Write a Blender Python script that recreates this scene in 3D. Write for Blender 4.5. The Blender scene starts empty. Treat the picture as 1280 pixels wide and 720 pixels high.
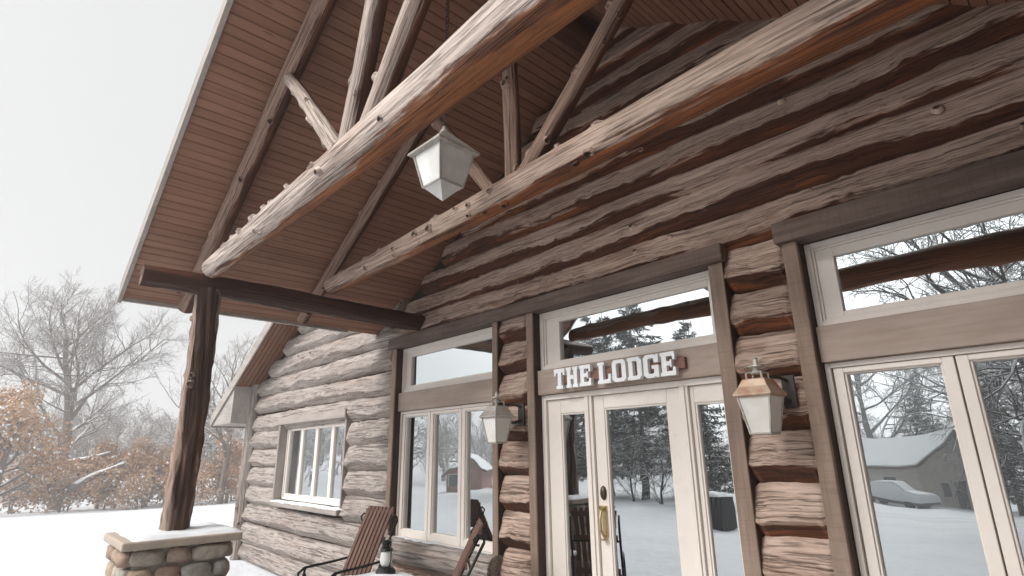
import bpy, math, random
import numpy as np
from mathutils import Vector, Matrix, noise

random.seed(7)
C = bpy.context.scene.collection
V = Vector
RND = random.Random(11)

# ------------------------------------------------------------------ helpers
class MB:
    """collects faces of one mesh; lc = per-vertex 3-vector (length, cos, sin) used by the wood shaders"""
    def __init__(self):
        self.v, self.f, self.lc, self.kn = [], [], [], {}
    def add(self, vs, fs, lc=None):
        b = len(self.v)
        self.v += [tuple(p) for p in vs]
        self.f += [tuple(i + b for i in q) for q in fs]
        self.lc += list(lc) if lc is not None else [(p[0], p[1], p[2]) for p in vs]
    def box(self, x0, x1, y0, y1, z0, z1, off=0.0, axis=0):
        vs = [(x, y, z) for x in (x0, x1) for y in (y0, y1) for z in (z0, z1)]
        fs = [(0,1,3,2), (4,6,7,5), (0,4,5,1), (2,3,7,6), (0,2,6,4), (1,5,7,3)]
        def m(p):
            q = (p[axis] + off, p[(axis+1) % 3], p[(axis+2) % 3]); return q
        self.add(vs, fs, [m(p) for p in vs])
    def obox(self, c, ax, ay, az, off=0.0):
        c, ax, ay, az = V(c), V(ax), V(ay), V(az)
        vs = [c + sx*ax + sy*ay + sz*az for sx in (-1,1) for sy in (-1,1) for sz in (-1,1)]
        fs = [(0,1,3,2), (4,6,7,5), (0,4,5,1), (2,3,7,6), (0,2,6,4), (1,5,7,3)]
        L = [ax.length, ay.length, az.length]
        lc = [(sx*L[0]+off, sy*L[1], sz*L[2]) for sx in (-1,1) for sy in (-1,1) for sz in (-1,1)]
        self.add(vs, fs, lc)
    def prism(self, poly, d):
        """closed polygon (list of 3D points) swept along d"""
        n = len(poly); d = V(d)
        vs = [V(p) for p in poly] + [V(p) + d for p in poly]
        fs = [tuple(range(n-1, -1, -1)), tuple(range(n, 2*n))] + [(i, (i+1) % n, n+(i+1) % n, n+i) for i in range(n)]
        self.add(vs, fs)
    def tube(self, pts, radii, sides=8, cap=True):
        pts = [V(p) for p in pts]; n = len(pts); vs, fs, lc = [], [], []
        prev = None; L = 0
        for i, p in enumerate(pts):
            t = (pts[min(i+1, n-1)] - pts[max(i-1, 0)]).normalized()
            if prev is None:
                a = V((0,0,1)) if abs(t.z) < .9 else V((1,0,0))
                x = t.cross(a).normalized()
            else:
                x = (prev - t*prev.dot(t)).normalized()
            prev = x; y = t.cross(x)
            if i: L += (pts[i]-pts[i-1]).length
            r = radii[i] if hasattr(radii, '__len__') else radii
            for k in range(sides):
                a = 2*math.pi*k/sides
                vs.append(p + (x*math.cos(a) + y*math.sin(a))*r); lc.append((L, math.cos(a), math.sin(a)))
        for i in range(n-1):
            for k in range(sides):
                k2 = (k+1) % sides
                fs.append((i*sides+k, i*sides+k2, (i+1)*sides+k2, (i+1)*sides+k))
        if cap:
            fs.append(tuple(range(sides-1, -1, -1))); fs.append(tuple(range((n-1)*sides, n*sides)))
        self.add(vs, fs, lc)
    def lathe(self, prof, c, sides=16, rot=0.0):
        """prof: list of (r, z)"""
        vs, fs = [], []
        for r, z in prof:
            for k in range(sides):
                a = 2*math.pi*k/sides + rot
                vs.append((c[0]+r*math.cos(a), c[1]+r*math.sin(a), c[2]+z))
        n = len(prof)
        for i in range(n-1):
            for k in range(sides):
                k2 = (k+1) % sides
                fs.append((i*sides+k, i*sides+k2, (i+1)*sides+k2, (i+1)*sides+k))
        fs.append(tuple(range(sides-1, -1, -1))); fs.append(tuple(range((n-1)*sides, n*sides)))
        self.add(vs, fs)
    def log(self, A, B, r0, r1=None, out=(0,-.75,.65), sides=20, step=.07, amp=1.0, bow=.01, knots=0, round_a=False, round_b=False, seed=None, flute=1.0, sq=0.0, rough=0.0, twist=0.0, hew=0.0):
        A, B = V(A), V(B); r1 = r0 if r1 is None else r1
        D = B - A; L = D.length; t = D/L
        x = V(out); x = (x - t*x.dot(t)).normalized(); y = t.cross(x)
        s = RND.uniform(0, 200) if seed is None else seed
        n = max(3, int(L/step)); ph = RND.uniform(0, 6.28); ph2 = RND.uniform(0, 6.28)
        kn = [(RND.uniform(.05, .97)*L, RND.uniform(-1.9, 1.9), RND.uniform(.013, .026)*(.8 if hew else 1.1)) for _ in range(knots)]
        vs, fs, lc = [], [], []
        rows = [(i/n, 1.0) for i in range(n+1)]
        if round_a: rows = [(-.0, .55), (.15*r0/L, .85)] + [(max(q, .4*r0/L), w) for q, w in rows]
        if round_b: rows = [(min(q, 1-.4*r1/L), w) for q, w in rows] + [(1-.15*r1/L, .85), (1.0, .55)]
        for q, w in rows:
            u = q*L; r = (r0 + (r1-r0)*q)*w
            c = A + D*q + x*(math.sin(q*math.pi*1.3+ph)*bow*L*.12) + y*(math.sin(q*math.pi*1.7+ph2)*bow*L*.12)
            if hew:
                a0 = .37 + .33*noise.noise((s*1.3+u*1.15, 3.1, 0)) + .13*noise.noise((s+u*4.3, 7.7, 1)) + .10*noise.noise((s+u*13, 1.7, 5))
                a0 = max(-.25, min(.85, a0)); n1 = sides*3//5; n2 = sides-n1-3
                angs = [-math.pi+(a0-.07+math.pi)*(i_/n1)**.85 for i_ in range(n1)] + [a0-.07, a0, a0+.07] + [a0+.07+(math.pi-a0-.07)*((i_+1)/(n2+1))**1.2 for i_ in range(n2)]
                def line(p, q, an):
                    dx, dy = q[0]-p[0], q[1]-p[1]; den = math.cos(an)*dy-math.sin(an)*dx
                    return (p[0]*dy-p[1]*dx)/den if abs(den) > 1e-5 else 1.0
                Tp, Ep, Bp = (.52, -.94), (1.05*math.cos(a0), 1.05*math.sin(a0)), (.40, .96)
            for k in range(sides):
                a = 2*math.pi*k/sides if not hew else angs[k]; ca, sa = math.cos(a+twist*u), math.sin(a+twist*u)
                d = noise.noise((s+u*.9, ca*1.1, sa*1.1))*.13*flute + noise.noise((s+u*2.6, ca*2.2+9, sa*2.2))*.07*flute + noise.noise((s+u*1.1, ca*5, sa*5))*.035
                if rough: d += rough*(abs(noise.noise((s+u*.75, ca*2.4+4, sa*2.4)))*-.22 + noise.noise((s+u*7, ca*6, sa*6))*.035)
                rr = r*(1 + d*amp)
                if sq: rr *= 1 + sq*((abs(ca)**4+abs(sa)**4)**-.25 - 1)
                for ku, ka, kr in kn:
                    da = (a-ka+math.pi) % (2*math.pi) - math.pi
                    g = ((u-ku)**2 + (da*r)**2)/(kr*kr)
                    if g < 6: rr += .022*math.exp(-g) * (1 if g > .12 else .4)
                if hew:
                    if -1.1 < a <= a0: rr *= 1+hew*(max(.6, min(1.25, line(Tp, Ep, a)))-1)
                    elif a0 < a < 1.2: rr *= 1+hew*(max(.55, min(1.25, line(Ep, Bp, a)))-1)
                    cw = max(-1, min(1, (a0-a)*1.15)) if a > -1.5 else 1
                    vs.append(c + (x*ca + y*sa)*rr); lc.append((s+u, cw, sa)); continue
                vs.append(c + (x*math.cos(a) + y*math.sin(a))*rr); lc.append((s+u, ca, sa))
        m = len(rows)
        for i in range(m-1):
            for k in range(sides):
                k2 = (k+1) % sides
                fs.append((i*sides+k, i*sides+k2, (i+1)*sides+k2, (i+1)*sides+k))
        self.add(vs, fs, lc)
        # knots: short branch stubs with a ring and a dark heart
        for ku, ka, kr in kn:
            q = ku/L; r = r0+(r1-r0)*q; i = min(int(q*n), n-1)
            nd = (x*math.cos(ka)+y*math.sin(ka)); cc = A + D*q + x*(math.sin(q*math.pi*1.3+ph)*bow*L*.12) + y*(math.sin(q*math.pi*1.7+ph2)*bow*L*.12)
            row0 = (2 if round_a else 0)+i; kk = int((ka % 6.2832)/6.2832*sides) % sides
            base = V(vs[min(row0, len(rows)-1)*sides+kk]) if not hew else cc+nd*r*.93; rad = (base-cc-t*(base-cc).dot(t)).length
            b0 = len(self.v); k2r = kr*.75; pv_ = []; pl = []
            lean = t*RND.uniform(-.4, .4)
            for rr_, hh_, kv in ((1.75, -.02, 0.0), (1.4, .003, .2), (1.1, .010, .5), (.85, .011, .8), (.6, .004, 1.0)):
                for m_ in range(9):
                    an = 6.2832*m_/9; tt = nd.cross(t)
                    pv_.append(cc + t*ku*0 + nd*(rad+hh_) + lean*max(0, hh_) + (t*math.cos(an)*1.25+tt*math.sin(an))*k2r*rr_*(1+.12*math.sin(an*3+ku*9))); pl.append((s+ku+.1*math.cos(an), math.cos(ka)+.1*math.sin(an), math.sin(ka)))
            fk = [(j*9+m_, j*9+(m_+1) % 9, (j+1)*9+(m_+1) % 9, (j+1)*9+m_) for j in range(4) for m_ in range(9)]+[tuple(36+m_ for m_ in range(9))]
            self.add(pv_, fk, pl)
            for j, kv in enumerate((0.0, .25, .55, .8, 1.0)):
                for m_ in range(9): self.kn[b0+j*9+m_] = kv
        # end caps (own vertices so the end grain reads)
        for e, q in ((0, 0), (m-1, 1)):
            ring = [vs[e*sides+k] for k in range(sides)]
            cen = sum((V(p) for p in ring), V())/sides
            self.add(ring + [cen], [((k+1) % sides, k, sides) if e == 0 else (k, (k+1) % sides, sides) for k in range(sides)], [(s+77, math.cos(6.283*k/sides)*.9, math.sin(6.283*k/sides)*.9) for k in range(sides)] + [(s+77, .3, 0)])
    def build(self, name, mat, parent=None, smooth=False, bevel=0.0, kind=None, autosm=None):
        me = bpy.data.meshes.new(name); me.from_pydata(self.v, [], self.f)
        at = me.attributes.new('lc', 'FLOAT_VECTOR', 'POINT')
        at.data.foreach_set('vector', np.array(self.lc, dtype=np.float32).ravel())
        if self.kn:
            ka = np.zeros(len(self.v), dtype=np.float32)
            for i_, k_ in self.kn.items(): ka[i_] = k_
            me.attributes.new('kn', 'FLOAT', 'POINT').data.foreach_set('value', ka)
        me.materials.append(mat)
        if smooth: me.polygons.foreach_set('use_smooth', [True]*len(me.polygons))
        me.validate(); me.update()
        o = bpy.data.objects.new(name, me); C.objects.link(o)
        if bevel:
            b = o.modifiers.new('bevel', 'BEVEL'); b.width = bevel; b.segments = 2; b.limit_method = 'ANGLE'; b.angle_limit = math.radians(35)
        if parent is not None:
            base = V((0,0,0)); q = parent
            while q is not None: base += q.location; q = q.parent
            o.parent = parent; o.location = -base        # mesh is in world coordinates
        if kind: o['kind'] = kind
        return o

def empty(name, loc, label, cat, group=None):
    o = bpy.data.objects.new(name, None); C.objects.link(o); o.location = loc
    o.empty_display_size = .2; o['label'] = label; o['category'] = cat
    if group: o['group'] = group
    return o
def tag(o, label, cat, group=None, kind=None):
    o['label'] = label; o['category'] = cat
    if group: o['group'] = group
    if kind: o['kind'] = kind
    return o
def copy_tree(o, parent=None):
    c = o.copy(); C.objects.link(c); c.parent = parent
    for ch in list(o.children): copy_tree(ch, c)
    return c

# ------------------------------------------------------------------ materials
class N:
    def __init__(self, name):
        self.m = bpy.data.materials.new(name); self.m.use_nodes = True
        self.t = self.m.node_tree; self.n = self.t.nodes; self.b = self.n['Principled BSDF']; self.out = self.n['Material Output']
    def node(self, typ, **kw):
        o = self.n.new(typ)
        for k, v in kw.items(): setattr(o, k, v)
        return o
    def link(self, a, b): self.t.links.new(a, b)
    def put(self, sock, v):
        if isinstance(v, bpy.types.NodeSocket): self.link(v, sock)
        elif isinstance(v, (tuple, list)) and sock.type == 'RGBA' and len(v) == 3: sock.default_value = (*v, 1)
        else: sock.default_value = v
    def math(self, op, a, b=0.0, c=None, clamp=False):
        o = self.node('ShaderNodeMath', operation=op, use_clamp=clamp); self.put(o.inputs[0], a); self.put(o.inputs[1], b)
        if c is not None: self.put(o.inputs[2], c)
        return o.outputs[0]
    def mix(self, f, a, b, blend='MIX'):
        o = self.node('ShaderNodeMix', data_type='RGBA', blend_type=blend); self.put(o.inputs[0], f); self.put(o.inputs[6], a); self.put(o.inputs[7], b)
        return o.outputs[2]
    def noise(self, vec, scale=1, detail=4, rough=.55, dist=0.0):
        o = self.node('ShaderNodeTexNoise'); o.inputs['Scale'].default_value = scale; o.inputs['Detail'].default_value = detail
        o.inputs['Roughness'].default_value = rough; o.inputs['Distortion'].default_value = dist
        if vec is not None: self.link(vec, o.inputs['Vector'])
        return o.outputs['Fac']
    def voro(self, vec, scale=1, feature='F1', out='Distance'):
        o = self.node('ShaderNodeTexVoronoi', feature=feature); o.inputs['Scale'].default_value = scale
        self.link(vec, o.inputs['Vector']); return o.outputs[out]
    def ramp(self, f, a, b):
        o = self.node('ShaderNodeMapRange', interpolation_type='SMOOTHSTEP'); self.put(o.inputs[0], f); self.put(o.inputs[1], a); self.put(o.inputs[2], b)
        return o.outputs[0]
    def attr(self, name='lc'):
        return self.node('ShaderNodeAttribute', attribute_name=name).outputs['Vector']
    def objc(self): return self.node('ShaderNodeTexCoord').outputs['Object']
    def scale(self, v, s):
        o = self.node('ShaderNodeVectorMath', operation='MULTIPLY'); self.link(v, o.inputs[0]); o.inputs[1].default_value = s
        return o.outputs[0]
    def sep(self, v):
        o = self.node('ShaderNodeSeparateXYZ'); self.link(v, o.inputs[0]); return o.outputs
    def bump(self, h, strength=.4, dist=.01, normal=None):
        o = self.node('ShaderNodeBump'); o.inputs['Strength'].default_value = strength; o.inputs['Distance'].default_value = dist
        self.link(h, o.inputs['Height'])
        if normal is not None: self.link(normal, o.inputs['Normal'])
        self.link(o.outputs[0], self.b.inputs['Normal']); return o.outputs[0]
    def color(self, c): self.put(self.b.inputs['Base Color'], c)
    def set(self, rough=.7, metal=0.0, spec=.5):
        self.put(self.b.inputs['Roughness'], rough); self.b.inputs['Metallic'].default_value = metal
        self.put(self.b.inputs['Specular IOR Level'], spec); return self.m

def simple(name, col, rough=.6, metal=0.0, var=.12, scale=6.0, bump=.1, spec=.4):
    n = N(name); o = n.objc()
    f = n.noise(o, scale, 5); f2 = n.noise(o, scale*9, 3)
    c = n.mix(f, tuple(v*(1-var) for v in col), tuple(min(1, v*(1+var)) for v in col))
    c = n.mix(n.math('MULTIPLY', f2, var), c, tuple(v*.6 for v in col))
    n.color(c); n.bump(f2, bump, .004); return n.set(rough, metal, spec)

def log_mat(name, bias=0.0, gray=(.52,.41,.355), brown=(.098,.04,.025), orange=(.25,.088,.035), bump=1.0, outdoor_x=None, side=.62, contrast=1.0, ot=.47, pale=0.0, warm=.45):
    n = N(name); lc = n.attr(); s = n.sep(lc)
    low = n.noise(n.scale(lc, (.8, 1.2, 1.2)), 1.0, 3, .5)
    mid = n.noise(n.scale(lc, (2.6, 2.6, 2.6)), 1.0, 7, .62, .1)
    grain = n.noise(n.scale(lc, (2.6, 8, 8)), 1.0, 9, .68, 0.0)
    fine = n.noise(n.scale(lc, (6, 24, 24)), 1.0, 5, .7, 0.0)
    w = n.math('MULTIPLY', s[1], side)
    w = n.math('ADD', w, n.math('MULTIPLY', n.math('SUBTRACT', low, .5), 1.3))
    w = n.math('ADD', w, n.math('MULTIPLY', n.math('SUBTRACT', mid, .5), 1.25))
    w = n.math('ADD', w, bias)
    out = None
    if outdoor_x is not None:
        px = n.sep(n.node('ShaderNodeTexCoord').outputs['Object'])[0]
        out = n.ramp(n.math('ADD', px, n.math('MULTIPLY', mid, .25)), outdoor_x+.2, outdoor_x-.2)
        w = n.math('ADD', w, n.math('MULTIPLY', out, 1.3))
    if pale:
        px = n.sep(n.node('ShaderNodeTexCoord').outputs['Object'])[0]
        w = n.math('ADD', w, n.math('MULTIPLY', n.ramp(px, -1.9, -4.2), pale))
    wf = n.ramp(w, -.10, .10)
    if out is not None: gray = n.mix(out, gray, (.36,.31,.28)); g1 = n.mix(.32, gray, (.07,.055,.047)); g2 = n.mix(.12, gray, (.8,.75,.7))
    else: g1 = tuple(v*.64 for v in gray); g2 = tuple(v*1.14 for v in gray)
    gcol = n.mix(n.ramp(grain, .38, .56), g1, g2)
    gcol = n.mix(n.math('MULTIPLY', n.ramp(n.math('ADD', n.math('MULTIPLY', low, .55), n.math('MULTIPLY', mid, .45)), .48, .62), warm if out is None else n.math('MULTIPLY', n.math('SUBTRACT', 1.0, n.math('MULTIPLY', out, .65)), warm)), gcol, n.mix(n.ramp(grain, .36, .6), (.17,.095,.065), (.37,.24,.175)))
    bcol = n.mix(n.ramp(n.math('ADD', n.math('MULTIPLY', low, .6), n.math('MULTIPLY', mid, .4)), ot, ot+.13), brown, orange)
    bcol = n.mix(n.ramp(grain, .32, .66), n.mix(.6, bcol, (.035,.018,.014)), bcol)
    c = n.mix(wf, bcol, gcol)
    c = n.mix(n.math('MULTIPLY', n.ramp(fine, .5, .68), .42*contrast), c, n.mix(.62, c, (.05,.03,.022)))
    # long drying checks, thin and dark
    ck = n.noise(n.scale(lc, (.4, 2.6, 2.6)), 1.0, 2, .35, 0.0)
    crack = n.math('MULTIPLY', n.ramp(n.math('ABSOLUTE', n.math('SUBTRACT', ck, .52)), .022, .006), n.ramp(n.noise(n.scale(lc, (1.3, 2, 2)), 1.0, 3), .47, .56))
    ck2 = n.noise(n.scale(lc, (.9, 6, 6)), 1.0, 2, .35, 0.0)
    crack2 = n.math('MULTIPLY', n.ramp(n.math('ABSOLUTE', n.math('SUBTRACT', ck2, .48)), .04, .01), n.ramp(n.noise(n.scale(lc, (1.9, 2.4, 2.4)), 1.7, 3), .45, .55))
    crack = n.math('MAXIMUM', crack, n.math('MULTIPLY', crack2, .75))
    kn = n.node('ShaderNodeAttribute', attribute_name='kn').outputs['Fac']
    c = n.mix(n.math('MULTIPLY', crack, .62), c, (.022,.014,.011))
    c = n.mix(n.math('MULTIPLY', n.ramp(kn, .3, .95), .9), c, (.035,.02,.015))
    n.color(c)
    h = n.math('ADD', n.math('MULTIPLY', grain, 1.0), n.math('MULTIPLY', fine, .35))
    h = n.math('SUBTRACT', h, n.math('MULTIPLY', crack, .8)); h = n.math('ADD', h, n.math('MULTIPLY', mid, .9))
    n.bump(h, .9, .014*bump)
    return n.set(n.mix(wf, (.55,.55,.55), (.85,.85,.85)), 0, .2)

M = {}
M['wall_log'] = log_mat('wall_log_wood', .04, side=.85, outdoor_x=-5.75, gray=(.56,.40,.315), brown=(.095,.032,.016), orange=(.25,.08,.027), warm=.75)
M['side_log'] = log_mat('side_log_wood', .5, gray=(.36,.32,.29))
M['beam_log'] = log_mat('beam_log_wood', .04, pale=.12, gray=(.50,.375,.305), brown=(.11,.037,.019), orange=(.34,.115,.038), side=.66, ot=.36)
M['beam_pale'] = log_mat('bleached_log_wood', .08, pale=.42, gray=(.58,.485,.43), brown=(.13,.048,.026), orange=(.38,.14,.05), side=.8, ot=.34)
M['strut_log'] = log_mat('strut_log_wood', .22, gray=(.53,.44,.385), brown=(.12,.044,.025), side=.95)
M['dark_log'] = log_mat('dark_log_wood', -.22, gray=(.36,.25,.195), brown=(.082,.034,.02), orange=(.15,.052,.027), side=.35)
M['post_log'] = log_mat('post_log_wood', .36, gray=(.38,.285,.235), brown=(.085,.046,.033), orange=(.15,.075,.048), side=.75)
M['rafter_log'] = log_mat('rafter_log_wood', .1, gray=(.36,.245,.19), brown=(.10,.036,.021), side=1.0)

def soffit_mat(name, a, b, dark):
    n = N(name); lc = n.attr()
    s = n.sep(lc)
    g = n.noise(n.scale(lc, (30, 1.3, 30)), 1.0, 5, .6, .4)
    rnd = n.noise(n.scale(lc, (0, 0, 0.137)), 1.0, 0)
    c = n.mix(n.ramp(n.noise(n.scale(lc, (.0, .0, 1.0)), 1.31, 1, .5), .3, .7), a, b)
    c = n.mix(n.math('MULTIPLY', n.ramp(g, .4, .75), .5), c, dark)
    big = n.noise(n.objc(), .9, 3)
    c = n.mix(n.math('MULTIPLY', n.ramp(big, .4, .7), .35), c, tuple(v*.7 for v in a))
    kd = n.voro(n.scale(lc, (9, 1.7, 1.0)), 1.0)
    c = n.mix(n.math('MULTIPLY', n.ramp(kd, .10, .05), .55), c, (.05,.022,.014))
    st = n.noise(n.scale(n.objc(), (1.6, .5, 1.6)), 1.0, 4, .6)
    c = n.mix(n.math('MULTIPLY', n.ramp(st, .54, .72), .3), c, (.33,.20,.14))
    n.color(c); n.bump(g, .25, .004); return n.set(.55, 0, .4)
M['soffit'] = soffit_mat('stained_soffit_boards', (.215,.098,.058), (.30,.148,.095), (.105,.046,.028))
M['soffit_main'] = soffit_mat('orange_soffit_boards', (.17,.075,.042), (.22,.105,.06), (.09,.04,.025))

def board_mat(name, a, b, saw=True, axis=0):
    n = N(name); lc = n.attr(); k = [70, 70, 70]; k[axis] = 2.2
    g = n.noise(n.scale(lc, (2.0, 26, 26)), 1.0, 6, .62, .3)
    mid = n.noise(n.scale(lc, (1.5, 3, 3)), 1.0, 3)
    c = n.mix(n.ramp(g, .3, .7), a, b); c = n.mix(n.math('MULTIPLY', n.ramp(mid, .4, .7), .45), c, tuple(v*.66 for v in a))
    h = g
    if saw:
        sw = n.noise(n.scale(lc, (75, 3, 3)), 1.0, 2, .5)
        c = n.mix(n.math('MULTIPLY', n.ramp(sw, .52, .68), .25), c, tuple(v*.62 for v in a)); h = n.math('ADD', g, n.math('MULTIPLY', sw, .7))
    n.color(c); n.bump(h, .5, .005); return n.set(.8, 0, .3)
M['casing'] = board_mat('rough_sawn_casing', (.215,.15,.112), (.295,.22,.175))
M['jamb'] = board_mat('shade_darkened_jamb', (.05,.028,.021), (.08,.047,.036), saw=False)  # shade of the casing reveals put into the jamb colour
M['header'] = board_mat('rough_sawn_header', (.11,.074,.057), (.19,.14,.118))
M['rail'] = board_mat('smooth_rail_board', (.34,.262,.215), (.41,.33,.28), saw=False)
M['fascia'] = board_mat('grey_fascia_board', (.31,.275,.25), (.385,.35,.32), saw=False)
M['chair_wood'] = board_mat('red_brown_chair_slats', (.105,.054,.04), (.175,.098,.075), saw=False)
M['grey_hewn'] = board_mat('grey_hewn_board', (.29,.25,.225), (.36,.315,.285), saw=False)

def cream():
    n = N('cream_painted_wood'); o = n.objc()
    f = n.noise(o, 3, 4); st = n.noise(n.scale(o, (8, 8, 60)), 1, 3)
    c = n.mix(f, (.69,.62,.56), (.77,.71,.65)); c = n.mix(n.math('MULTIPLY', n.ramp(n.noise(o, 14, 5), .55, .8), .25), c, (.5,.42,.35))
    n.color(c); n.bump(st, .08, .003); return n.set(.5, 0, .4)
M['cream'] = cream()

def snow():
    n = N('snow'); o = n.objc()
    f = n.noise(o, 1.3, 6, .6); f2 = n.noise(o, 45, 4, .6)
    n.color(n.mix(f, (.72,.74,.77), (.80,.81,.825)))
    n.bump(n.math('ADD', f, n.math('MULTIPLY', f2, .12)), .5, .05); return n.set(.7, 0, .2)
def packed():
    n = N('lawn_snow'); o = n.objc(); sx = n.sep(o)
    f = n.noise(o, .35, 6, .6); f2 = n.noise(o, 30, 4, .6)
    c = n.mix(f, (.60,.62,.655), (.70,.71,.73))
    tr = n.noise(n.scale(o, (.05, 1.1, 0)), 1.0, 4, .6)
    d = n.math('ABSOLUTE', n.math('ADD', sx[1], 21.5)); m = n.math('MULTIPLY', n.ramp(d, 6.5, 3.5), n.ramp(tr, .42, .6))
    c = n.mix(n.math('MULTIPLY', m, .8), c, (.50,.50,.51))
    n.color(c); n.bump(n.math('ADD', f, n.math('MULTIPLY', f2, .05)), .8, .3); return n.set(.7, 0, .2)
M['lawn_snow'] = packed()
M['snow'] = snow()

def glass():
    n = N('window_glass'); nt = n.t
    tr = n.node('ShaderNodeBsdfTransparent'); tr.inputs[0].default_value = (.62,.66,.65,1)
    gl = n.node('ShaderNodeBsdfGlossy'); gl.inputs['Roughness'].default_value = 0.0; gl.inputs[0].default_value = (.93,.98,1,1)
    lw = n.node('ShaderNodeFresnel'); lw.inputs[0].default_value = 1.5
    f = n.math('ADD', n.math('MULTIPLY', lw.outputs[0], .9), .47, clamp=True)
    o = n.objc(); wv = n.noise(o, 1.6, 2, .4)
    bp = n.node('ShaderNodeBump'); bp.inputs['Strength'].default_value = .11; bp.inputs['Distance'].default_value = .03; n.link(wv, bp.inputs['Height']); n.link(bp.outputs[0], gl.inputs['Normal'])
    mx = n.node('ShaderNodeMixShader'); n.link(f, mx.inputs[0]); n.link(tr.outputs[0], mx.inputs[1]); n.link(gl.outputs[0], mx.inputs[2])
    n.link(mx.outputs[0], n.out.inputs['Surface']); n.n.remove(n.b); return n.m
M['glass'] = glass()
M['room'] = simple('dark_interior', (.045,.035,.03), .8)
M['chink'] = simple('dark_chinking', (.035,.022,.017), .9, var=.3, scale=9)
M['brown_board'] = board_mat('dark_gable_boards', (.09,.05,.035), (.13,.075,.05), saw=False)
M['iron'] = simple('black_iron', (.022,.021,.021), .45, .6, .3, 30)
M['bracket'] = simple('weathered_dark_metal', (.07,.06,.052), .5, .5, .4, 25)
M['brass'] = simple('worn_brass', (.62,.50,.27), .35, .9, .2, 40)
M['bronze'] = simple('dark_bronze', (.10,.075,.055), .4, .8, .2, 30)

def lamp_metal(name, a, b, rough=.45, metal=.3):
    n = N(name); o = n.objc(); f = n.noise(o, 9, 5, .6); f2 = n.noise(o, 40, 4)
    c = n.mix(n.ramp(f, .35, .65), a, b); c = n.mix(n.math('MULTIPLY', n.ramp(f2, .55, .75), .5), c, tuple(v*.4 for v in a))
    n.color(c); n.bump(f2, .2, .003); return n.set(rough, metal, .5)
M['copper'] = lamp_metal('weathered_copper_lamp_metal', (.40,.225,.125), (.52,.40,.30))
M['pale_metal'] = lamp_metal('chalky_lamp_metal', (.36,.33,.29), (.50,.47,.43))
def frosted(name, c1, c2):
    n = N(name); o = n.objc(); f = n.noise(o, 7, 5, .6); f2 = n.noise(o, 60, 3)
    n.color(n.mix(n.ramp(f, .35, .7), c1, c2)); n.bump(f2, .3, .003)
    n.b.inputs['Transmission Weight'].default_value = .35; n.b.inputs['IOR'].default_value = 1.3
    return n.set(.4, 0, .5)
M['frost'] = frosted('frosted_lamp_glass', (.80,.765,.70), (.88,.86,.82))
M['frost_dim'] = frosted('dusty_seeded_glass', (.72,.72,.68), (.88,.88,.86))
M['sign_white'] = simple('white_sign_enamel', (.82,.83,.83), .35, 0, .04, 20, .03)
M['sign_red'] = simple('red_brown_sign_bar', (.21,.11,.085), .7, 0, .25, 18)
def stone():
    n = N('fieldstone'); lc = n.attr(); s = n.sep(lc); o = n.objc()
    r = n.node('ShaderNodeValToRGB'); n.link(s[0], r.inputs[0]); r.color_ramp.interpolation = 'CONSTANT'
    cols = [(.46,.36,.26), (.38,.265,.20), (.36,.355,.31), (.52,.43,.33), (.42,.32,.25), (.45,.40,.34)]
    els = r.color_ramp.elements; els[0].position = 0; els[0].color = (*cols[0], 1); els[1].position = 1/6; els[1].color = (*cols[1], 1)
    for i in range(2, 6): e = els.new(i/6); e.color = (*cols[i], 1)
    f = n.noise(o, 16, 6, .65); f2 = n.noise(o, 70, 4, .6)
    c = n.mix(n.ramp(f, .3, .7), n.mix(.5, r.outputs[0], (.10,.07,.055)), r.outputs[0]); c = n.mix(n.math('MULTIPLY', n.ramp(f2, .55, .8), .5), c, (.45,.40,.34))
    n.color(c); n.bump(n.math('ADD', f, n.math('MULTIPLY', f2, .4)), .7, .015); return n.set(.85, 0, .3)
M['stone'] = stone()
M['mortar'] = simple('grey_mortar', (.45,.42,.38), .95, var=.2, scale=20, bump=.5)
M['capstone'] = simple('tan_capstone', (.42,.35,.285), .85, var=.25, scale=9, bump=.4)
M['concrete'] = simple('porch_concrete', (.27,.255,.24), .85, var=.25, scale=2.5, bump=.2)

def bark_mat(name, col, snow_amt=.0):
    n = N(name); o = n.objc(); f = n.noise(n.scale(o, (6, 6, 1.5)), 1.5, 5, .6)
    c = n.mix(f, tuple(v*.6 for v in col), tuple(v*1.3 for v in col))
    if snow_amt > 0:
        g = n.sep(n.node('ShaderNodeNewGeometry').outputs['Normal'])[2]
        k = n.math('ADD', g, n.math('MULTIPLY', n.math('SUBTRACT', n.noise(o, 2.5, 3), .5), .8))
        c = n.mix(n.ramp(k, .75-snow_amt, .95-snow_amt), c, (.84,.85,.87))
    n.color(c); return n.set(.9, 0, .2)
def leaf_mat(name, a, b, snow_amt=0.0):
    n = N(name); s = n.sep(n.attr())
    c = n.mix(s[0], a, b)
    if snow_amt > 0:
        c = n.mix(n.ramp(s[1], 1-snow_amt-.02, 1-snow_amt+.02), c, (.82,.84,.87))
    n.color(c); n.b.inputs['Subsurface Weight'].default_value = 0; return n.set(.75, 0, .2)
M['bark'] = bark_mat('grey_brown_bark', (.15,.125,.11), .2)
M['bark_pale'] = bark_mat('snow_dusted_bark', (.18,.145,.12), .35)
M['bark_dark'] = bark_mat('dark_bark_under_snow', (.075,.06,.05), .45)
M['leaf_orange'] = leaf_mat('rusty_oak_leaves', (.40,.20,.09), (.52,.34,.20), .12)
M['leaf_brown'] = leaf_mat('brown_oak_leaves', (.37,.21,.11), (.48,.32,.20), .13)
M['needle'] = leaf_mat('pine_needles', (.016,.022,.014), (.045,.05,.028), .06)
M['needle_grey'] = leaf_mat('frosted_pine_needles', (.12,.13,.11), (.22,.22,.19), .3)

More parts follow.
